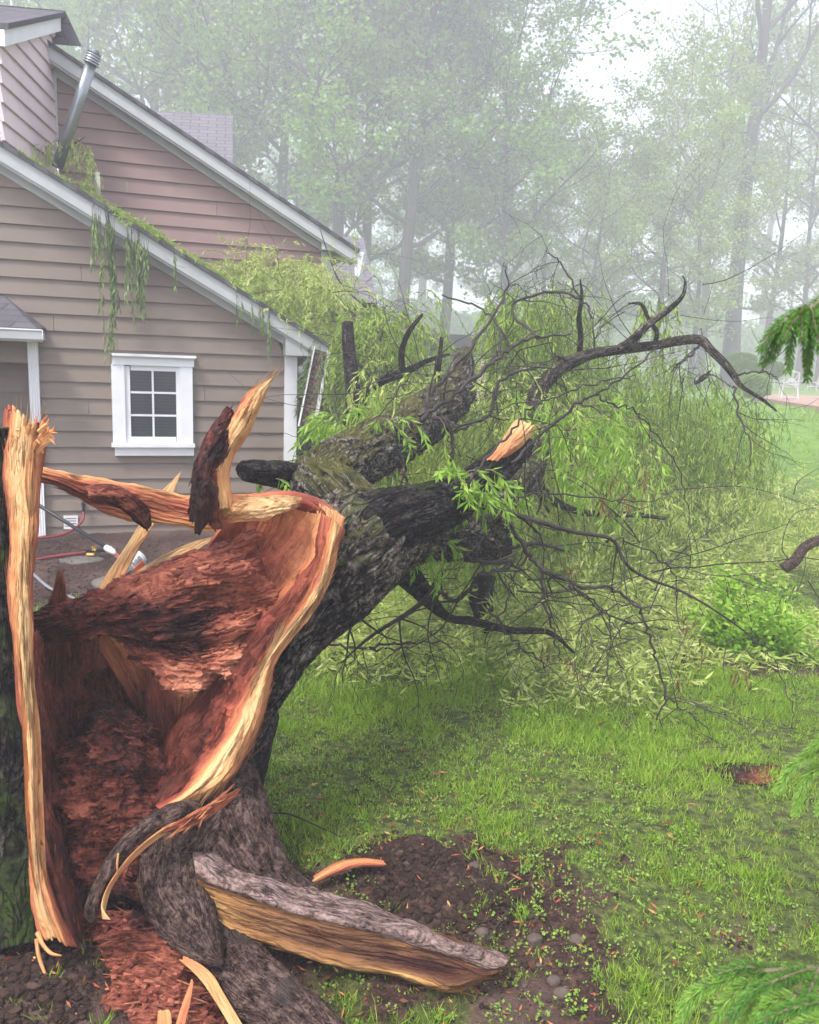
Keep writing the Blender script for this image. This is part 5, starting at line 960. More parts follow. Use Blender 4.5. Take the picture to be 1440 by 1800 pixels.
for pts in TW:
    q = crom(np.array(pts, float), max(10, 6*len(pts))); W = PA(q[:, :3]); r = np.maximum(.0013, q[:, 3]*q[:, 2]/1440*.78); W = W+np.array([[g.gauss(0, .007), g.gauss(0, .007), g.gauss(0, .007)] for _ in W])*(0 if q[0, 3] > 6 else 1)
    W[:, 2] = np.maximum(W[:, 2], groundfloor(W)); tb = MB(); tb.tube(W, r, 7); offshoot(W, r, 0, tb); tb.build('bare_branch', M['twig'], tree, True)
# thin tangled twigs through the heap
tb = MB()
st = np.concatenate([pxbox(90, 620, 1000, 600, 860, 5.6, 7.6, 501), pxbox(60, 800, 1200, 880, 1130, 4.0, 6.0, 502), pxbox(40, 860, 1240, 500, 700, 6.3, 7.5, 503), pxbox(50, 430, 660, 480, 640, 8.8, 9.8, 504)])
d = rdir(len(st), 505, .25); gg_ = np.random.default_rng(506)
for k in range(len(st)):
    P_ = [st[k]]; dd = d[k]; c = gg_.normal(0, .16, 3); L = gg_.uniform(.4, 1.3)
    for q in range(9): dd = dd+c*.5+gg_.normal(0, .13, 3)+np.array([0, 0, -.05]); dd /= np.linalg.norm(dd); P_.append(P_[-1]+dd*L/9)
    P_ = np.array(P_); P_[:, 2] = np.maximum(P_[:, 2], groundfloor(P_)); tb.tube(P_, np.linspace(gg_.uniform(.002, .006), .0012, 10), 4, False)
tb.build('tangled_twigs', M['twig'], tree)['kind'] = 'stuff'
# curled dead leaves
f = Fol(); g2_ = np.random.default_rng(8); P_ = PA(np.array([(g2_.normal(x, 6), g2_.normal(y, 14), Y) for x, y, Y in [(1010, 1160, 3.9), (965, 1130, 4.3), (1215, 1100, 4.1), (1290, 1190, 4.1), (1305, 1190, 4.1), (1135, 850, 4.3), (1105, 870, 4.3), (1072, 850, 4.3), (1200, 1190, 4.0), (1230, 1150, 4.1), (1060, 880, 4.2), (1000, 1000, 4.0)] for _ in range(9)]))
f.leaves(P_, np.tile([0, 0, -1.], (len(P_), 1))+g2_.normal(0, .3, (len(P_), 3)), .06, .006, 9); f.build('dead_leaves', M['deadleaf'], tree)

# ---------------------------------------------------------------- background trees
def make_tree(seed, H, spread, dens, kind, base=.2, leaf=.16, mat='maple'):
    g = np.random.default_rng(seed); root = empty('deciduous_tree', (0, 0, 0)); tb = MB(); C = []
    lean = g.normal(0, .02, 2); n = 12; z = np.linspace(0, H*.93, n); tr = np.stack([lean[0]*z+.12*np.sin(z*.5+seed), lean[1]*z+.12*np.cos(z*.4+seed), z], 1); R0 = H*.0135; tr[0, 2] = -.6
    rad = R0*(1-.9*np.linspace(0, 1, n)); rad[0] *= 1.3; tb.tube(tr, rad, 9); nb = int(18 if kind != 'sparse' else 16)
    def limb(p, d, L, r, lev):
        P_ = [p]; 
        for k in range(6): d = d+g.normal(0, .13, 3)+np.array([0, 0, .05 if kind != 'sparse' else .09]); d /= np.linalg.norm(d); P_.append(P_[-1]+d*L/6)
        P_ = np.array(P_); tb.tube(P_, np.linspace(r, r*.3, 7), 5, False)
        if lev < 2:
            for _ in range(5 if lev == 0 else 4):
                i = g.integers(2, 7); v = g.normal(0, 1, 3); v[2] = v[2]*.5+.15; limb(P_[i], d*.55+v*.6, L*.5, r*.45, lev+1)
        for i in (range(3, 7) if lev < 2 else range(1, 7)): C.append((P_[i], L*.14+.22, lev))
    for b in range(nb):
        f = base+(1-base)*(b+.5)/nb; zc = f*H*.93; i = min(n-2, int(zc/(H*.93)*(n-1))); p = tr[i]+(tr[i+1]-tr[i])*((zc-z[i])/(z[1]-z[0])); az = b*2.4+g.normal(0, .3)
        el = (.25+.55*f) if kind != 'sparse' else .75+.3*f; L = spread*(.45+.75*math.sin(math.pi*min(1, (1.04-f)/(1-base)*.75+.1)))*g.uniform(.8, 1.15)
        limb(p, np.array([math.cos(az)*math.cos(el), math.sin(az)*math.cos(el), math.sin(el)]), L, R0*.42*(1.1-f*.7), 0)
    tb.build('trunk', M['farbark'], root)
    c = np.array([q[0] for q in C]); s = np.array([q[1] for q in C]); N = int(dens*.85); k = g.integers(0, len(c), N)
    keep = vn(c*.9+seed, 3) > (-.25 if kind != 'sparse' else -.2); k = k[keep[k]]
    off = g.normal(0, 1, (len(k), 3))*np.array([1, 1, .42 if kind == 'layered' else .6])*s[k][:, None]*.72
    p = c[k]+off; d = g.normal(0, 1, (len(k), 3)); d[:, 2] = d[:, 2]*.35-.3
    V, F = leafgeo(p, d, leaf*g.uniform(.6, 1.2, len(k)), leaf*.36, g, .3); mesh('crown', V, F, M[mat], root, tone=np.repeat(g.uniform(0, 1, len(c))[k], 4))
    return root
protos = {'A': make_tree(1, 13, 3.9, 30000, 'layered', .12, .17), 'B': make_tree(2, 17, 4.2, 30000, 'layered', .2, .18), 'C': make_tree(3, 18, 3.6, 24000, 'open', .25, .17),
          'D': make_tree(4, 18, 4.6, 8500, 'sparse', .32, .15, 'maple2'), 'E': make_tree(5, 12, 3.4, 20000, 'open', .2, .16, 'maple2')}
used = set()
TREES = [ # px, Y, height, proto, angle, label
 (875, 27, 11.6, 'A', 0, 'broad bright maple at centre, nearest tree beyond the arched fallen limb'),
 (945, 32, 8.6, 'B', 1, 'rounded misty maple just left of the open patch of sky'),
 (775, 29, 15.5, 'B', 2.2, 'tall misty maple standing directly left of the broad bright maple'),
 (700, 26, 17, 'C', .4, 'tall open tree with a leaning trunk right of the big gable eave'),
 (640, 31, 18, 'B', 4, 'tall leafy tree rising behind the grey rear roof'),
 (575, 25, 17.5, 'C', 1.3, 'tall open tree whose trunk meets the end of the upper gable'),
 (500, 29, 18.5, 'B', 5, 'leafy tree rising over the middle of the upper gable rake'),
 (425, 27, 17.5, 'C', 3.1, 'open tree directly above the right end of the small shingled roof'),
 (350, 33, 19.5, 'B', .9, 'hazy tree above the left end of the small shingled roof'),
 (265, 29, 19, 'C', 2, 'thin-leaved tree behind the upper gable, right of the metal flue'),
 (175, 33, 21, 'B', 3.3, 'hazy tree standing over the top of the metal flue'),
 (85, 34, 22, 'C', 4.4, 'hazy tree behind the pale pink wing at far left'),
 (1065, 36, 8.2, 'A', 2.6, 'low broad faded maple under the open patch of sky'),
 (1150, 29, 9.0, 'E', 1.1, 'small pale tree over the highest twigs of the arched limb'),
 (1285, 29, 22, 'D', .6, 'tallest thin tree at right with forked bare limbs'),
 (1225, 36, 15, 'D', 2.9, 'slender thinly leaved tree left of the tallest forked one'),
 (1150, 44, 13, 'D', 4.1, 'faint bare-limbed tree right of the open patch of sky'),
 (1400, 34, 11.0, 'E', 3.7, 'small leaning tree behind the patio chairs'),
 (1450, 30, 16, 'D', 5.2, 'thin tree cut by the right edge above the patio'),
 (1215, 27, 7.5, 'E', 5.0, 'low pale tree left of the clipped round shrubs'),
 (1345, 36, 12, 'E', .2, 'faded tree behind the clipped round shrubs'),
 (1030, 27, 7.2, 'E', 2.0, 'low green tree behind the crest of the arched limb'),
 (690, 40, 8, 'A', 1.9, 'dark low tree behind the fallen branches beside the rear roof'),
]
TREES += [(px, Y, h, k, a, lb) for px, Y, h, k, a, lb in [
 (540, 48, 24, 'B', 1.5, 'faintest tree showing between the two open ones over the upper gable'), (740, 46, 20, 'B', 3.9, 'ghostly tree behind the tall misty maple'),
 (880, 50, 12, 'A', 4.9, 'ghostly crown behind the broad bright maple'), (1000, 50, 10, 'A', 3.5, 'ghostly low crown below the open patch of sky'),
 (1200, 50, 10, 'E', 4.6, 'ghostly tree in fog behind the slender thin one'), (1330, 46, 18, 'D', 1.8, 'ghostly thin tree in fog right of the tallest forked one'),
 (1440, 44, 13, 'A', 2.3, 'ghostly rounded tree at the right edge behind the patio'), (300, 48, 24, 'B', 2.7, 'ghostly tree filling the sky above the upper gable rake')]]
for (px, Y, h, k, a, lb) in TREES:
    fk = 1.65 if Y < 40 else 2.2; h = h*fk+.2; Y = Y*fk
    pr = protos[k]; H_ = {'A': 13, 'B': 17, 'C': 18, 'D': 18, 'E': 12}[k]
    if k in used:
        r_ = pr.copy(); COL.objects.link(r_)
        for ch in list(pr.children): c = ch.copy(); COL.objects.link(c); c.parent = r_
    else: r_ = pr; used.add(k)
    x = float(P(px, 660, Y)[0]); z = float(height(x, Y)); sc = h/H_
    r_.location = (x, Y, z-.05); r_.rotation_euler = (0, 0, a); r_.scale = (sc,)*3
    r_['label'] = lb; r_['category'] = 'tree'; r_['group'] = 'misty trees behind the lawn'

# hazy understory far behind the trunks: one far-off mass
g = np.random.default_rng(909); n = 52000; x = g.uniform(-75, 80, n); y = g.uniform(88, 112, n); top = 5.5+4.5*n2(x, y*.3, .09, 910, 3)+1.5*n2(x, y, .5, 911, 2); z = height(x, y)+g.uniform(0, 1, n)**.8*np.maximum(1.5, top); d = g.normal(0, 1, (n, 3)); V, F = leafgeo(np.stack([x, y, z], 1), d, .62, .24, g)
tag(mesh('distant_woodland', V, F, M['maple'], tone=np.repeat(np.clip(.5+.5*n2(x, z, .4, 912, 2), 0, 1), 4)), 'misty green understory closing the view behind the tree trunks', 'woodland', kind='stuff')

# ---------------------------------------------------------------- grass, weeds, soil
def scatter(n, y0, y1, seed, pw=1.0, fx=.72):
    g = np.random.default_rng(seed); y = y0+(y1-y0)*g.uniform(0, 1, n)**pw; x = g.uniform(-1, 1, n)*(y*fx+.25); return x, y, g
def grassset(n, y0, y1, seed, L, W, per, pw, minmask=0., fx=.72, lean=.45):
    x, y, g = scatter(n, y0, y1, seed, pw, fx); b = bare(x, y); tuft = sstep(-.25, .5, n2(x, y, 2.6, 71, 3)); k = g.uniform(0, 1, n) < np.maximum((1-b)*(.35+.65*tuft), minmask); x, y = x[k], y[k]; tf = tuft[k]
    n = len(x); X = np.repeat(x, per)+g.normal(0, .012+.0015*np.repeat(y, per), n*per); Y = np.repeat(y, per)+g.normal(0, .012+.0015*np.repeat(y, per), n*per)
    sz = np.repeat(g.uniform(.55, 1.15, n)*(.6+.6*tf), per); d = g.normal(0, lean, (n*per, 3)); d[:, 2] = 1; c = np.repeat(g.normal(0, .25, (n, 2)), per, 0); d[:, :2] += c
    p = np.stack([X, Y, height(X, Y)-.008], 1); V, F = leafgeo(p, d, L*sz*g.uniform(.6, 1.2, n*per)*(1+.04*Y), W*(1+.22*np.maximum(0, Y-2.5)), g, .15)
    tn = np.clip(.35+.35*n2(X, Y, .9, 81, 3)+.25*n2(X, Y, 5, 82, 2), 0, 1); return V, np.repeat(tn, 4)
sets = [grassset(21000, 1.9, 5.5, 1, .055, .0016, 13, .75, .08), grassset(17500, 5, 11, 2, .065, .0018, 10, .8, .0), grassset(9000, 10, 26, 3, .09, .003, 5, .8, 0., .7)]
V = np.concatenate([s[0] for s in sets]); T = np.concatenate([s[1] for s in sets])
tag(mesh('grass', V, np.arange(len(V)).reshape(-1, 4), M['grass'], tone=T), 'green lawn grass growing in tufts between bare soil patches', 'grass', kind='stuff')
# weeds: little rosettes of round leaves
x, y, g = scatter(22000, 1.8, 8.5, 9, .8); k = (n2(x, y, 1.5, 91, 3)+.3*n2(x, y, 8, 92) > -.2) & (np.hypot(x+1.0, y-2.3) > .75) & ~((y > 4.8) & (x < -.8)); x, y = x[k], y[k]; n = len(x); per = 7; X = np.repeat(x, per); Y = np.repeat(y, per)
a = g.uniform(0, 6.28, n*per); hh = np.repeat(g.uniform(.01, .05, n), per)*g.uniform(.4, 1, n*per); rr = np.repeat(g.uniform(.003, .011, n), per)
p = np.stack([X+np.cos(a)*rr, Y+np.sin(a)*rr, height(X, Y)+hh], 1); d = np.stack([np.cos(a), np.sin(a), g.uniform(-.1, .7, n*per)], 1); V, F = leafgeo(p, d, rr*1.3, rr*.5, g, .3)
tag(mesh('weeds', V, F, M['clover'], tone=np.repeat(np.repeat(g.uniform(0, 1, n), per), 4)), 'yellow-green weeds and clover scattered over the thin lawn', 'weeds', kind='stuff')
x, y, g = scatter(76000, 1.7, 5.2, 19, .8); b = bare(x, y); k = g.uniform(0, 1, len(x)) < b**2; x, y = x[k], y[k]; r = .0018+.008*g.uniform(0, 1, len(x))**5
for (mx, my, mr, mh) in _mw:
    q = 2600; xx = g.normal(mx, mr*.75, q); yy = g.normal(my, mr*.75, q); x = np.concatenate([x, xx]); y = np.concatenate([y, yy]); r = np.concatenate([r, .003+.014*g.uniform(0, 1, q)**4])
V, F = lumps(np.stack([x, y, height(x, y)+r*.4], 1), r, g); soilm = NT('soil_crumbs'); sv = soilm.n('NewGeometry').outputs['Random Per Island']
soilm.bsdf(soilm.mix(soilm.noise(soilm.vec(), 60, 3), soilm.ramp(sv, [(0, (.014, .007, .004)), (.7, (.045, .023, .014)), (.96, (.085, .05, .034)), (1, (.16, .11, .085))]), (.03, .02, .016)), .95, None, .2)
tag(mesh('soil_clods', V, F, soilm.m), 'crumbled dark soil churned up around the roots', 'soil', kind='stuff')
# mulch chips of the bed
g = np.random.default_rng(44); p = GA(g.uniform(40, 530, 5000), g.uniform(950, 1130, 5000)); V, _ = leafgeo(p+np.array([0, 0, .012]), g.normal(0, 1, (5000, 3))*np.array([1, 1, .4]), .035, .006, g)
tag(mesh('bark_mulch', V, np.arange(len(V)).reshape(-1, 4), simple('mulch_chips', (.06, .04, .035), .9, .7, 40), tone=None), 'dark shredded bark mulch in the bed along the house wall', 'mulch', kind='stuff')

def rock(px, py, w, h, label, seed, mat='rock', cat='rock', name='rock'):
    p = G(px, py); k = p[1]/1440; g = np.random.default_rng(seed); nu, nv = 26, 16; th = np.linspace(0, 2*math.pi, nu, endpoint=False); ph = np.linspace(.001, math.pi-.001, nv)
    D = np.stack([np.cos(th)[None]*np.sin(ph)[:, None], np.sin(th)[None]*np.sin(ph)[:, None], np.cos(ph)[:, None]*np.ones((1, nu))], -1)
    r = 1+.28*fbm(D*1.3+seed, 3, seed)+.07*fbm(D*5, 3, seed+3); V = D*r[..., None]
    for _ in range(4):           # planar facets
        n_ = g.normal(0, 1, 3); n_ /= np.linalg.norm(n_); e = V@n_; V = V-np.maximum(0, e-.72)[..., None]*n_*.8
    V = V*np.array([w*k/2, w*k/2*.85, h*k/2]); r_ = V.reshape(-1, 3)+p+np.array([0, 0, h*k*.12])
    i = np.arange(nv-1)[:, None]*nu+np.arange(nu)[None]; j = np.arange(nv-1)[:, None]*nu+(np.arange(nu)[None]+1) % nu; F = [tuple(q) for q in np.stack([i, i+nu, j+nu, j], -1).reshape(-1, 4).tolist()]
    tag(mesh(name, r_, F, M[mat], None, True), label, cat, 'stones around the upturned soil')
for k, a in enumerate([(848, 1645, 32, 26, 'smooth grey stone against the tip of the long split root'), (940, 1658, 34, 36, 'dark angular stone in soil right of the long root tip'), (1012, 1655, 30, 22, 'pale reddish stone right of the dark angular stone'),
    (988, 1748, 34, 28, 'rounded brown stone near the bottom edge, in front of a paler one'), (972, 1728, 32, 26, 'pale rough stone directly behind the rounded brown stone'), (832, 1526, 26, 20, 'pinkish stone beside the dark soil mound'),
    (1358, 1636, 18, 14, 'small grey stone in bare dirt at lower right'), (1236, 1736, 24, 18, 'pale flat stone beside the lowest spruce branch tip'), (948, 1698, 14, 10, 'little pink pebble above the pale rough stone'),
    (870, 1772, 24, 18, 'half-buried stone nearest the bottom edge below the long root'), (922, 1734, 12, 9, 'small grey pebble left of the pale rough stone'), (1090, 1655, 14, 10, 'small tan pebble in thin grass right of the pale reddish stone'),
    (958, 1782, 16, 10, 'flat pebble below the rounded brown stone'), (580, 1655, 18, 14, 'dark stone in grass below the long split root')]): rock(*a, seed=k+3)
rock(205, 1028, 90, 26, 'large flat dark stone set in the mulch below the trimmer', 30, 'flatrock', 'stone', 'stepping_stone'); rock(145, 985, 80, 10, 'flat brown paving stone under the garden hose valve', 31, 'flatrock', 'stone', 'stepping_stone')
# chips and pieces of wood
def gsheet(name, rows, mat, label, cat, **kw):
    rr = []
    for r_ in rows:
        q = [G(x_, y_) for x_, y_, *_ in r_]; rr.append([(x_, y_, float(p[1])-t_[0]*.8, t_[1]) for (x_, y_, *t_), p in zip(r_, q)])
    o = sheet(name, rr, M[mat], None, **kw); tag(o, label, cat); return o
gsheet('split_limb', [[(555, 1537, .1, .5), (590, 1516, .12, .5), (630, 1508, .12, .55), (672, 1512, .1, .6)], [(558, 1545, .1, .3), (595, 1524, .14, .35), (632, 1513, .14, .4), (674, 1519, .1, .6)], [(560, 1550, .08, .7), (600, 1534, .1, .7), (636, 1524, .1, .7), (672, 1524, .08, .8)]], 'wood', 'reddish split limb lying in soil behind the long root', 'wood piece', nu=110, nv=24, thick=.03, fib=(.004, 3, 50), rough=(.006, 14), jag=(.03, .02), seed=301, tonev=.2)
gsheet('wood_chip', [[(454, 1506, .03, .3), (480, 1503, .03, .3), (503, 1508, .03, .4)], [(455, 1511, .02, .5), (480, 1511, .02, .4), (502, 1511, .02, .5)]], 'wood', 'thin orange chip on the grass beside the root base', 'wood chip', nu=40, nv=10, thick=.01, fib=(.002, 3, 50), seed=302)
gsheet('wood_chip', [[(478, 1690, .03, .3), (510, 1735, .03, .25), (545, 1780, .03, .3), (560, 1795, .03, .3)], [(486, 1690, .03, .4), (518, 1733, .03, .35), (550, 1778, .03, .4), (566, 1793, .03, .4)]], 'wood', 'long thin orange sliver beside the lowest dark root', 'wood chip', nu=60, nv=10, thick=.01, fib=(.002, 3, 50), seed=303)
gsheet('bark_slab', [[(1245, 1345, .02, .9), (1290, 1340, .04, .9), (1340, 1342, .03, .8), (1372, 1345, .02, .8)], [(1250, 1358, .03, .9), (1295, 1356, .05, .9), (1340, 1360, .04, .6), (1372, 1358, .02, .7)], [(1270, 1372, .02, .9), (1300, 1375, .03, .8), (1335, 1378, .03, .5), (1368, 1372, .02, .6)]], 'rot', 'flat flaking slab of brown bark on the lawn at right', 'bark piece', nu=90, nv=50, thick=.02, fib=(.004, 3, 30), rough=(.012, 14), jag=(.03, .03), seed=304, shards=150, sh=(.01, .04, .004), terr=.6)
def gtwig(name, pts, r, mat, label, cat, n=6):
    q = crom(np.array(pts, float), 30); W = GA(q[:, 0], q[:, 1]); W[:, 2] += q[:, 2]; m_ = MB(); m_.tube(W, np.linspace(r, r*.5, 30), n); tag(m_.build(name, M[mat], None, True), label, cat)
gtwig('twig', [(448, 1448, .03), (500, 1455, .06), (560, 1470, .04), (600, 1480, .02)], .004, 'twig', 'thin dark twig lying in grass right of the root base', 'twig')
gtwig('twig', [(855, 1665, .02), (880, 1640, .05), (905, 1620, .07)], .004, 'twig', 'short crooked twig in the soil at the tip of the long root', 'twig')
# dark matted root ball soil on the mound
g = np.random.default_rng(88); n = 900; x = g.normal(-.25, .75, n); y = g.normal(2.45, .45, n); k = (y > 1.75); x, y = x[k], y[k]; V, _ = leafgeo(np.stack([x, y, height(x, y)+.012], 1), g.normal(0, 1, (len(x), 3))*np.array([1, 1, .25]), g.uniform(.012, .05, len(x)), .0035, g)
tag(mesh('wood_crumbs', V, np.arange(len(V)).reshape(-1, 4), M['wood'], tone=np.repeat(g.uniform(.1, .8, len(x)), 4)), 'small orange splinters and crumbs strewn on the soil around the stump', 'wood debris', kind='stuff')
x, y, g = scatter(380, 1.9, 8, 89, .8); V, _ = leafgeo(np.stack([x, y, height(x, y)+.03], 1), g.normal(0, 1, (len(x), 3))*np.array([1, 1, .3]), g.uniform(.03, .08, len(x)), .006, g)
tag(mesh('dead_leaves', V, np.arange(len(V)).reshape(-1, 4), M['deadleaf'], tone=np.repeat(g.uniform(0, 1, len(x)), 4)), 'brown dead leaves scattered across the lawn', 'leaf litter', kind='stuff')
# ---------------------------------------------------------------- leafy bush
bush = empty('leafy_bush', G(1320, 1150), 'bright green leafy bush in a mulched patch at right', 'bush'); c = bush.location; f = Fol(); g = np.random.default_rng(61)
sm = MB(); C = []
for k in range(46):
    a = g.uniform(0, 6.28); e = g.uniform(.25, 1.2); d = np.array([math.cos(a)*math.cos(e)*1.25, math.sin(a)*math.cos(e), math.sin(e)]); L = g.uniform(.28, .58)*(1 if e > .5 else .8); P_ = [np.array(c)+np.array([g.normal(0, .04), g.normal(0, .04), 0])]
    for q in range(7): d = d+g.normal(0, .1, 3); d /= np.linalg.norm(d); P_.append(P_[-1]+d*L/7); 
    sm.tube(P_, np.linspace(.006, .002, 8), 4, False); C += P_[2:]
C = np.array(C); k = g.integers(0, len(C), 4600); p = C[k]+g.normal(0, .05, (4600, 3)); p[:, 2] = np.maximum(p[:, 2], height(p[:, 0], p[:, 1])+.01); d = g.normal(0, 1, (4600, 3)); d[:, 2] = d[:, 2]*.5+.2
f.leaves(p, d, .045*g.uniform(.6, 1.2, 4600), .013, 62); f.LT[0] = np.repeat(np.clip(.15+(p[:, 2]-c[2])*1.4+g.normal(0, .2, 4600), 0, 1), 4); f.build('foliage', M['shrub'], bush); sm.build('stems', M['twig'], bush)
# ---------------------------------------------------------------- second fallen branch at the right edge
fb = empty('fallen_branch', G(1440, 1010), 'grey broken branch with drooping leafy twigs at the right edge', 'branch')
barktube('branch', [(1378, 1000, 6.6, 10), (1398, 985, 6.6, 10), (1415, 962, 6.6, 9), (1445, 948, 6.6, 9), (1500, 930, 6.5, 10)], M['root'], fb, 18, .02, .005, seed=401, lump=.15)
for pts in [[(1160, 862, 7), (1230, 858, 7), (1300, 855, 7), (1370, 870, 7), (1450, 900, 7)], [(1395, 870, 6.5), (1405, 845, 6.5), (1445, 820, 6.5)], [(1388, 985, 6), (1375, 960, 6), (1395, 905, 6), (1450, 890, 6)], [(1330, 1130, 5.6), (1375, 1085, 5.6), (1410, 1020, 5.7), (1418, 970, 5.8)], [(1375, 1090, 5.6), (1340, 1100, 5.6), (1300, 1110, 5.6)], [(1420, 1020, 5.7), (1440, 1050, 5.7), (1460, 1060, 5.7)]]:
    q = crom(np.array(pts, float), 16); W = PA(q); W[:, 2] = np.maximum(W[:, 2], groundfloor(W)); tb = MB(); tb.tube(W, np.linspace(.005, .002, 16), 5); tb.build('twig', M['twig'], fb)
f = Fol(); st = pxline(70, [(1130, 870, 7.2), (1230, 860, 7), (1300, 858, 7), (1370, 872, 7), (1450, 900, 7)], 6, .3, 402); f.strands(st, rdir(70, 402, 0), g.uniform(.2, .5, 70), K=9, droop=.4, per=55, leafL=.075, seed=402, tone=.6)
f.build('foliage', M['willow_pale'], fb, M['twig_pale'])

# ---------------------------------------------------------------- spruce at the right
sp = empty('spruce_tree', (1.75, 1.5, height(1.75, 1.5)), 'young spruce reaching in from the right edge with bright drooping new shoots', 'spruce')
tk = MB(); tk.tube([(1.75, 1.5, -.2), (1.74, 1.5, 1), (1.75, 1.5, 2.2), (1.75, 1.5, 3.6)], [.09, .075, .05, .01], 14); tk.build('trunk', M['farbark'], sp, True)
def shoot(nd, wood, pts, r=.0022, nl=.02, den=2600, seed=0, tone=.5, up=.0):
    q = crom(np.array(pts, float), 24); W = q if isinstance(pts, np.ndarray) else PA(q); wood.tube(W, np.linspace(r, r*.55, 24), 6); L = np.linalg.norm(np.diff(W, axis=0), axis=1).sum(); n = int(L*den); g = np.random.default_rng(seed)
    a = g.uniform(0, 22.999, n); i = a.astype(int); fr_ = (a-i)[:, None]; p = W[i]*(1-fr_)+W[i+1]*fr_; T_, N_2, B_ = frames(W); th = g.uniform(0, 6.283, n)[:, None]; rad = np.cos(th)*N_2[i]+np.sin(th)*B_[i]; tip = (a/23)[:, None]
    d = T_[i]*(.85+.5*tip)+rad*.9+np.array([0, 0, up]); V, _ = leafgeo(p+rad*r*.8, d, nl*g.uniform(.8, 1.15, n)*(1-.3*tip[:, 0]), .0009, g, .4); nd.LV.append(V); nd.LT.append(np.full(len(V), tone)+np.repeat(g.normal(0, .1, n), 4))
    return W
def spray(main, subs, name, seed, mnew='spruce_new'):
    wd = MB(); nd = Fol(); ne = Fol(); W = shoot(nd, wd, main, .005, .014, 1500, seed, .3); q0 = np.array([1.74, 1.5, W[0][2]+.12]); bq = crom(np.array([q0, W[0]*.45+q0*.55+np.array([0, 0, -.02]), W[0]]), 24); shoot(nd, wd, bq, .008, .015, 900, seed+50, .3)
    gs = random.Random(seed)
    for k in range(16):
        i = gs.randrange(2, 22); o_ = bq[i]
        if o_[0] < .88: continue
        d_ = np.array([-.35, gs.choice([-1, 1])*gs.uniform(.4, 1), gs.uniform(-.5, .15)]); L_ = gs.uniform(.14, .3); e_ = o_+d_*L_; e_[0] = max(e_[0], .8); shoot(nd if k % 3 else ne, wd, np.array([o_, o_*.5+e_*.5+np.array([0, 0, .01]), e_]), .0024, .015, 2600, seed+60+k, .5)
    for k, (pts, new) in enumerate(subs): shoot(ne if new else nd, wd, pts, .0018 if new else .0026, .020 if new else .015, 5200 if new else 4200, seed+k+1, .5)
    b = wd.build(name, M['twig_pale'], sp, True); nd.build('needles', M['spruce'], b)
    if ne.LV: ne.build('new_needles', M[mnew], b)
g = random.Random(12)
def fan(bx, by, Y, specs): return [([(bx+dx0, by+dy0, Y), (bx+dx0+dx*.5, by+dy0+dy*.45-abs(dx)*.08, Y+dz*.5), (bx+dx0+dx, by+dy0+dy, Y+dz)], nw) for dx0, dy0, dx, dy, dz, nw in specs]
spray([(1540, 480, 1.4), (1470, 515, 1.35), (1420, 545, 1.32), (1385, 580, 1.3)], fan(1385, 560, 1.3, [(0, 0, -50, 55, 0, 0), (10, -5, -38, 78, .02, 0), (15, -10, -15, 105, -.02, 0), (30, -15, 5, 112, .02, 0), (40, -20, 18, 80, -.03, 0), (20, -12, -50, 38, .03, 0), (45, -22, -10, 130, .03, 0), (55, -28, 20, 100, 0, 0), (25, -20, 0, 60, -.05, 0), (65, -30, 25, 60, .05, 0), (35, -20, -45, 60, -.04, 0), (60, -35, 0, 75, .0, 0), (0, 0, -45, 80, .02, 0)]), 'branch', 700)
spray([(1560, 1290, 1.5), (1500, 1310, 1.45), (1460, 1330, 1.42)], [([(1475, 1320, 1.42), (1430, 1325, 1.4), (1392, 1350, 1.4), (1368, 1388, 1.4)], 1), ([(1480, 1345, 1.42), (1440, 1350, 1.4), (1415, 1375, 1.4), (1400, 1425, 1.4)], 1), ([(1470, 1310, 1.42), (1450, 1300, 1.4), (1425, 1318, 1.4)], 1), ([(1480, 1360, 1.4), (1455, 1385, 1.4), (1440, 1430, 1.4)], 1)], 'branch', 720)
spray([(1560, 1690, 1.15), (1460, 1700, 1.12), (1380, 1705, 1.1), (1300, 1712, 1.1), (1240, 1735, 1.1)],
      [([(1300, 1712, 1.1), (1260, 1728, 1.1), (1222, 1755, 1.1), (1195, 1800, 1.1)], 1), ([(1330, 1710, 1.1), (1300, 1740, 1.08), (1270, 1770, 1.08), (1255, 1815, 1.08)], 1), ([(1360, 1708, 1.1), (1330, 1750, 1.08), (1310, 1790, 1.08), (1300, 1830, 1.08)], 1), ([(1400, 1705, 1.1), (1375, 1745, 1.07), (1362, 1790, 1.07), (1350, 1840, 1.07)], 0), ([(1440, 1702, 1.1), (1420, 1750, 1.07), (1405, 1790, 1.07), (1398, 1840, 1.07)], 0), ([(1470, 1700, 1.1), (1455, 1750, 1.07), (1440, 1800, 1.07), (1430, 1850, 1.07)], 0),
       ([(1350, 1708, 1.1), (1310, 1700, 1.1), (1262, 1712, 1.1)], 0), ([(1420, 1704, 1.1), (1370, 1722, 1.05), (1322, 1745, 1.05), (1285, 1790, 1.05)], 0), ([(1450, 1760, 1.0), (1400, 1770, 1.0), (1350, 1790, 1.0), (1300, 1830, 1.0)], 0), ([(1480, 1790, .98), (1430, 1795, .98), (1380, 1815, .98)], 1), ([(1240, 1735, 1.1), (1215, 1752, 1.1), (1200, 1775, 1.1)], 1), ([(1400, 1750, 1.03), (1360, 1760, 1.03), (1330, 1790, 1.03)], 1)], 'branch', 740)

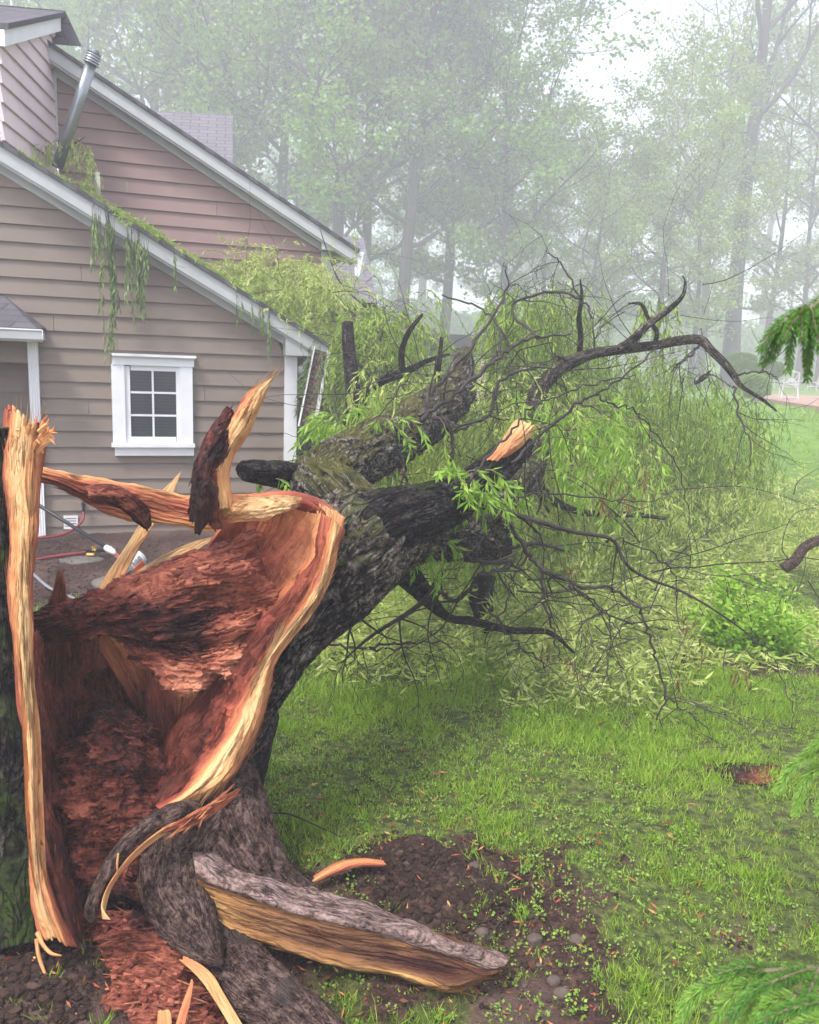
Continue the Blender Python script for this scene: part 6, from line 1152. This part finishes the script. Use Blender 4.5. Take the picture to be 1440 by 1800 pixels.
# ---------------------------------------------------------------- patio and its furniture
PZ_ = 1.12
pt = NT('brick_pavers'); br = pt.n('TexBrick'); br.inputs['Scale'].default_value = 1; br.inputs['Brick Width'].default_value = .2; br.inputs['Row Height'].default_value = .1; br.inputs['Mortar Size'].default_value = .006
br.inputs['Color1'].default_value = (.42, .25, .19, 1); br.inputs['Color2'].default_value = (.34, .21, .16, 1); br.inputs['Mortar'].default_value = (.2, .15, .13, 1); pt.l(pt.vec(), br.inputs[0]); pt.bsdf(br.outputs[0], .8)
ppx = [(1335, 699), (1450, 716), (1560, 730), (1600, 690), (1290, 678), (1270, 684)]
def planez(px, py, z):
    d = CF + (px-720)/1440*CR + (900-py)/1440*CU; return CAM+d*((z-CZ)/d[2])
q = [planez(x_, y_, PZ_) for x_, y_ in ppx]; q[0] = planez(1335, 699, PZ_); n = len(q); V = [a for a in q]+[a-np.array([0, 0, .5]) for a in q]
tag(mesh('patio', V, [tuple(range(n)), tuple(range(2*n-1, n-1, -1))]+[((i+1) % n, i, i+n, (i+1) % n+n) for i in range(n)], pt.m), kind='structure')
def make_chair():
    r_ = empty('patio_chair', (0, 0, 0)); 
    b = MB(); b.box((0, 0, .44), .5, .46, .035); b.build('seat', M['cush'], r_)
    b = MB(); b.tube([(-.25, .24, .42), (-.25, .32, .95), (0, .34, 1.0), (.25, .32, .95), (.25, .24, .42)], .024, 6); b.tube([(-.24, .26, .52), (.24, .26, .52)], .02, 6)
    for a_, c_ in [(-.24, .24), (.24, -.24), (-.12, .24), (.12, -.24), (-.24, .0), (.24, 0)]: b.tube([(a_, .265, .54), (c_*.6, .30, .76), (a_*.9 if False else c_, .31, .92)], .014, 5)
    b.build('backrest', M['chair'], r_)
    for sx in (-1, 1):
        b = MB(); b.tube([(sx*.26, -.22, .42), (sx*.28, -.24, .64), (sx*.28, .1, .66), (sx*.26, .28, .62)], .022, 6); b.build('armrest', M['chair'], r_)
        for sy, e in ((-.22, -.26), (.22, .34)): b = MB(); b.tube([(sx*.25, sy, .43), (sx*.29, e, 0)], .022, 6); b.build('leg', M['chair'], r_)
    b = MB(); b.tube([(-.285, .31, .06), (.285, .31, .06)], .018, 6); b.build('stretcher', M['chair'], r_); return r_
ch = make_chair()
for k, (px, py, rz, lb) in enumerate([(1385, 701, 2.9, 'white lattice-backed patio chair nearest the lawn, back turned'), (1352, 690, 1.2, 'pale cushioned patio chair left of the table by the clipped shrubs'), (1428, 693, -2.3, 'white patio chair on the right side of the table'), (1410, 686, .3, 'white patio chair behind the table, facing the lawn')]):
    if k: 
        r_ = ch.copy(); COL.objects.link(r_)
        for q in list(ch.children): c_ = q.copy(); COL.objects.link(c_); c_.parent = r_
    else: r_ = ch
    p = planez(px, py, PZ_); r_.location = p; r_.rotation_euler = (0, 0, rz); tag(r_, lb, 'chair', 'chairs around the patio table')
p = planez(1406, 692, PZ_); tbl = empty('patio_table', p, 'round pale patio table among the white chairs', 'table'); b = MB(); b.tube([p+np.array([0, 0, .70]), p+np.array([0, 0, .73])], .55, 28); b.build('tabletop', M['chair'], tbl)
for a in range(4):
    b = MB(); v = np.array([math.cos(a*1.57+.8), math.sin(a*1.57+.8), 0]); b.tube([p+v*.36, p+v*.2+np.array([0, 0, .35]), p+v*.3+np.array([0, 0, .70])], .016, 6); b.build('leg', M['chair'], tbl)
def ball(px, py, w, h, Y, label, seed, mat='box', n=9000, leaf=.05, name='clipped_shrub', cat='shrub'):
    g = np.random.default_rng(seed); c = P(px, py, Y); k = Y/1440; rx, rz = w*k/2, h*k/2; root = empty(name, (c[0], c[1], c[2]-rz), label, cat, 'shrubs beside the patio'); d = g.normal(0, 1, (n, 3)); d /= np.linalg.norm(d, axis=1, keepdims=True)
    d = np.sign(d)*np.abs(d)**.8; r = g.uniform(.6, 1, (n, 1))**.4; p = c+d*r*np.array([rx, rx*.8, rz])*(1+.06*vn(d*3+seed)[:, None]); V, F = leafgeo(p, d+g.normal(0, .5, (n, 3)), leaf, leaf*.3, g, .3); mesh('foliage', V, F, M[mat], root, tone=np.repeat(g.uniform(0, 1, n), 4))
    m_ = MB(); m_.tube([(c[0], c[1], c[2]-rz-.6), (c[0], c[1], c[2])], .04, 6); m_.build('stem', M['farbark'], root)
ball(1303, 634, 50, 26, 30, 'clipped round shrub, rearmost and highest of the group', 1); ball(1310, 652, 46, 36, 28, 'clipped round shrub in the middle of the group', 2); ball(1358, 650, 36, 28, 29, 'clipped round shrub just behind the cushioned chair', 3)
ball(1325, 678, 44, 30, 25.5, 'loose pale ornamental grass in front of the clipped shrubs', 4, 'clover', 5000, .16, 'ornamental_grass', 'plant')
# low neighbouring outbuilding seen through the twigs
ob = empty('outbuilding', P(760, 700, 21), 'low grey outbuilding with a pale pink pillar behind the fallen limbs', 'outbuilding')
def pbox(mb, x0, y0, x1, y1, Y, dep): 
    a, b_ = P(x0, y1, Y), P(x1, y0, Y); mb.box(((a[0]+b_[0])/2, Y+dep/2, (a[2]+b_[2])/2), abs(b_[0]-a[0]), dep, abs(b_[2]-a[2]))
b = MB(); pbox(b, 650, 618, 822, 720, 21, 3); b.build('wall', M['grey'], ob); b = MB(); pbox(b, 640, 590, 870, 606, 20.6, 3.8); b.build('roof', M['shingle'], ob); b = MB(); pbox(b, 838, 606, 862, 720, 20.8, .35); b.build('pillar', M['pink'], ob)
b = MB(); pbox(b, 818, 606, 834, 720, 20.9, .25); b.build('post', M['grey'], ob)
p = P(880, 640, 22); rd = empty('garden_bench', p, 'faded red bench beside the pink pillar, mostly hidden', 'bench'); b = MB(); pbox(b, 862, 634, 908, 640, 22, .5); b.build('seat', M['redpaint'], rd); b = MB(); pbox(b, 864, 622, 904, 634, 22.5, .06); b.build('backrest', M['redpaint'], rd)
for x_ in (866, 900): b = MB(); pbox(b, x_, 640, x_+3, 662, 22.2, .08); b.build('leg', M['grey'], rd)

# ---------------------------------------------------------------- hoses, trimmer
def hose(name, pts, r, mat, label): 
    q = PA(crom(np.array(pts, float), 40)); m_ = MB(); m_.tube(q, r, 10); return tag(m_.build(name, M[mat], None, True), label, 'hose')
hose('garden_hose', [(147, 900, 8.15), (145, 915, 8.1), (128, 931, 8.0), (100, 942, 7.9), (60, 946, 7.8), (20, 950, 7.7)], .013, 'redhose', 'red garden hose looping down from the wall tap')
hose('garden_hose', [(40, 988, 7.0), (90, 979, 7.15), (150, 971, 7.3), (165, 971, 7.3)], .013, 'redhose', 'red garden hose lying on mulch, ending in a brass valve')
hose('garden_hose', [(40, 990, 6.6), (66, 1016, 6.3), (90, 1035, 6.1), (130, 1052, 5.9), (170, 1075, 5.7)], .011, 'greyhose', 'grey hose crossing the mulch in front of the flat stone')
vb = empty('hose_valve', P(162, 968, 7.25), 'brass and black hose valve at the end of the red hose', 'valve'); m_ = MB(); m_.tube([P(150, 968, 7.22), P(186, 966, 7.3)], .022, 10); m_.build('body', M['black'], vb); m_ = MB()
for k in range(6): a = k*1.047; m_.tube([P(165, 964, 7.2), P(165+5*math.cos(a), 964+5*math.sin(a), 7.19)], .007, 5)
m_.tube([P(153, 975, 7.2), P(166, 975, 7.2)], .018, 10); m_.build('handle', M['brass'], vb)
tr_ = empty('pole_trimmer', G(235, 1010), 'long black pole trimmer with white and orange motor leaning over the mulch', 'garden tool')
m_ = MB(); m_.tube([P(20, 850, 7.6), P(68, 888, 7.5), P(190, 964, 7.0)], .017, 12); m_.build('pole', M['black'], tr_, True)
m_ = MB(); m_.tube([P(186, 962, 7.0), P(192, 966, 6.98), P(199, 970, 6.95), P(203, 974, 6.93)], [.026, .032, .026, .012], 14); m_.build('coupling', M['chair'], tr_, True)
m_ = MB(); m_.tube([P(200, 971, 6.95), P(240, 996, 6.8)], .007, 6); m_.tube([P(199, 975, 6.95), P(238, 1000, 6.8)], .007, 6); m_.build('guide_rods', M['redpaint'], tr_)
# motor housing: rounded box along an axis
ax = P(216, 1004, 6.7)-P(246, 974, 6.85); ax /= np.linalg.norm(ax); c0 = P(246, 977, 6.8)
m_ = MB(); ln = .22; m_.tube([c0-ax*.012, c0, c0+ax*.02, c0+ax*.10, c0+ax*.15], [.05, .075, .088, .092, .09], 24); hb = m_.build('motor_housing', M['chair'], tr_, True)
m_ = MB(); m_.tube([c0+ax*.15, c0+ax*.17, c0+ax*.22], [.09, .085, .06], 24); m_.build('end_cap', M['greyhose'], hb, True)
toC = CAM-c0; toC /= np.linalg.norm(toC); sd = np.cross(ax, toC); sd /= np.linalg.norm(sd); nn_ = np.cross(sd, ax)
if nn_@toC < 0: nn_ = -nn_
if sd[0] < 0: sd = -sd
ob_ = MB()
def arcpatch(a0, a1, l0, l1, r, mb, n=7):
    an = np.linspace(a0, a1, n); V = [c0+ax*l+(nn_*math.cos(a)+sd*math.sin(a))*rr for rr in (r, r-.01) for l in (l0, l1) for a in an]; F = []
    for i in range(n-1): F += [(i, i+1, n+i+1, n+i), (2*n+i, 3*n+i, 3*n+i+1, 2*n+i+1), (i, 2*n+i, 2*n+i+1, i+1), (n+i, n+i+1, 3*n+i+1, 3*n+i)]
    F += [(0, n, 3*n, 2*n), (n-1, 3*n-1, 4*n-1, 2*n-1)]; mb.add(V, F)
arcpatch(.45, 1.25, .05, .16, .0935, ob_); ob_.build('orange_band', M['orange'], hb)
ob_ = MB(); g = random.Random(4)
for row in range(3):
    l = .045
    while l < .14:
        ll = g.uniform(.007, .011); a0 = -.06+row*.155
        arcpatch(a0, a0+.10, l, l+.0022, .0940, ob_, 3)
        if g.random() < .8: arcpatch(a0, a0+.03, l, l+ll, .0940, ob_, 3)
        if g.random() < .6: arcpatch(a0+.07, a0+.10, l, l+ll, .0940, ob_, 3)
        l += ll+.004
ob_.build('lettering', M['black'], hb)
# crumpled grey cover behind the corner post
cv = P(534, 790, 9.6); nu_, nv_ = 40, 40; U_, V_ = np.meshgrid(np.linspace(-1, 1, nu_), np.linspace(-1, 1, nv_)); R_ = np.sqrt(U_**2+V_**2); Z_ = (1-np.clip(R_, 0, 1)**2.2)*.78
pp = np.stack([cv[0]+U_*.22*(1.2-Z_*.5), cv[1]+V_*.22*(1.2-Z_*.5), Z_+.06*np.abs(n2(U_, V_, 4, 5, 4))+.0*U_], -1); pp[..., 2] += float(height(cv[0], cv[1]))
i = np.arange(nv_-1)[:, None]*nu_+np.arange(nu_-1)[None]; tag(mesh('tarpaulin', pp.reshape(-1, 3), np.stack([i, i+1, i+nu_+1, i+nu_], -1).reshape(-1, 4), simple('grey_plastic_cover', (.10, .10, .11), .35, .3, 12, .6), None, True), 'crumpled shiny grey cover behind the white corner post', 'cover')
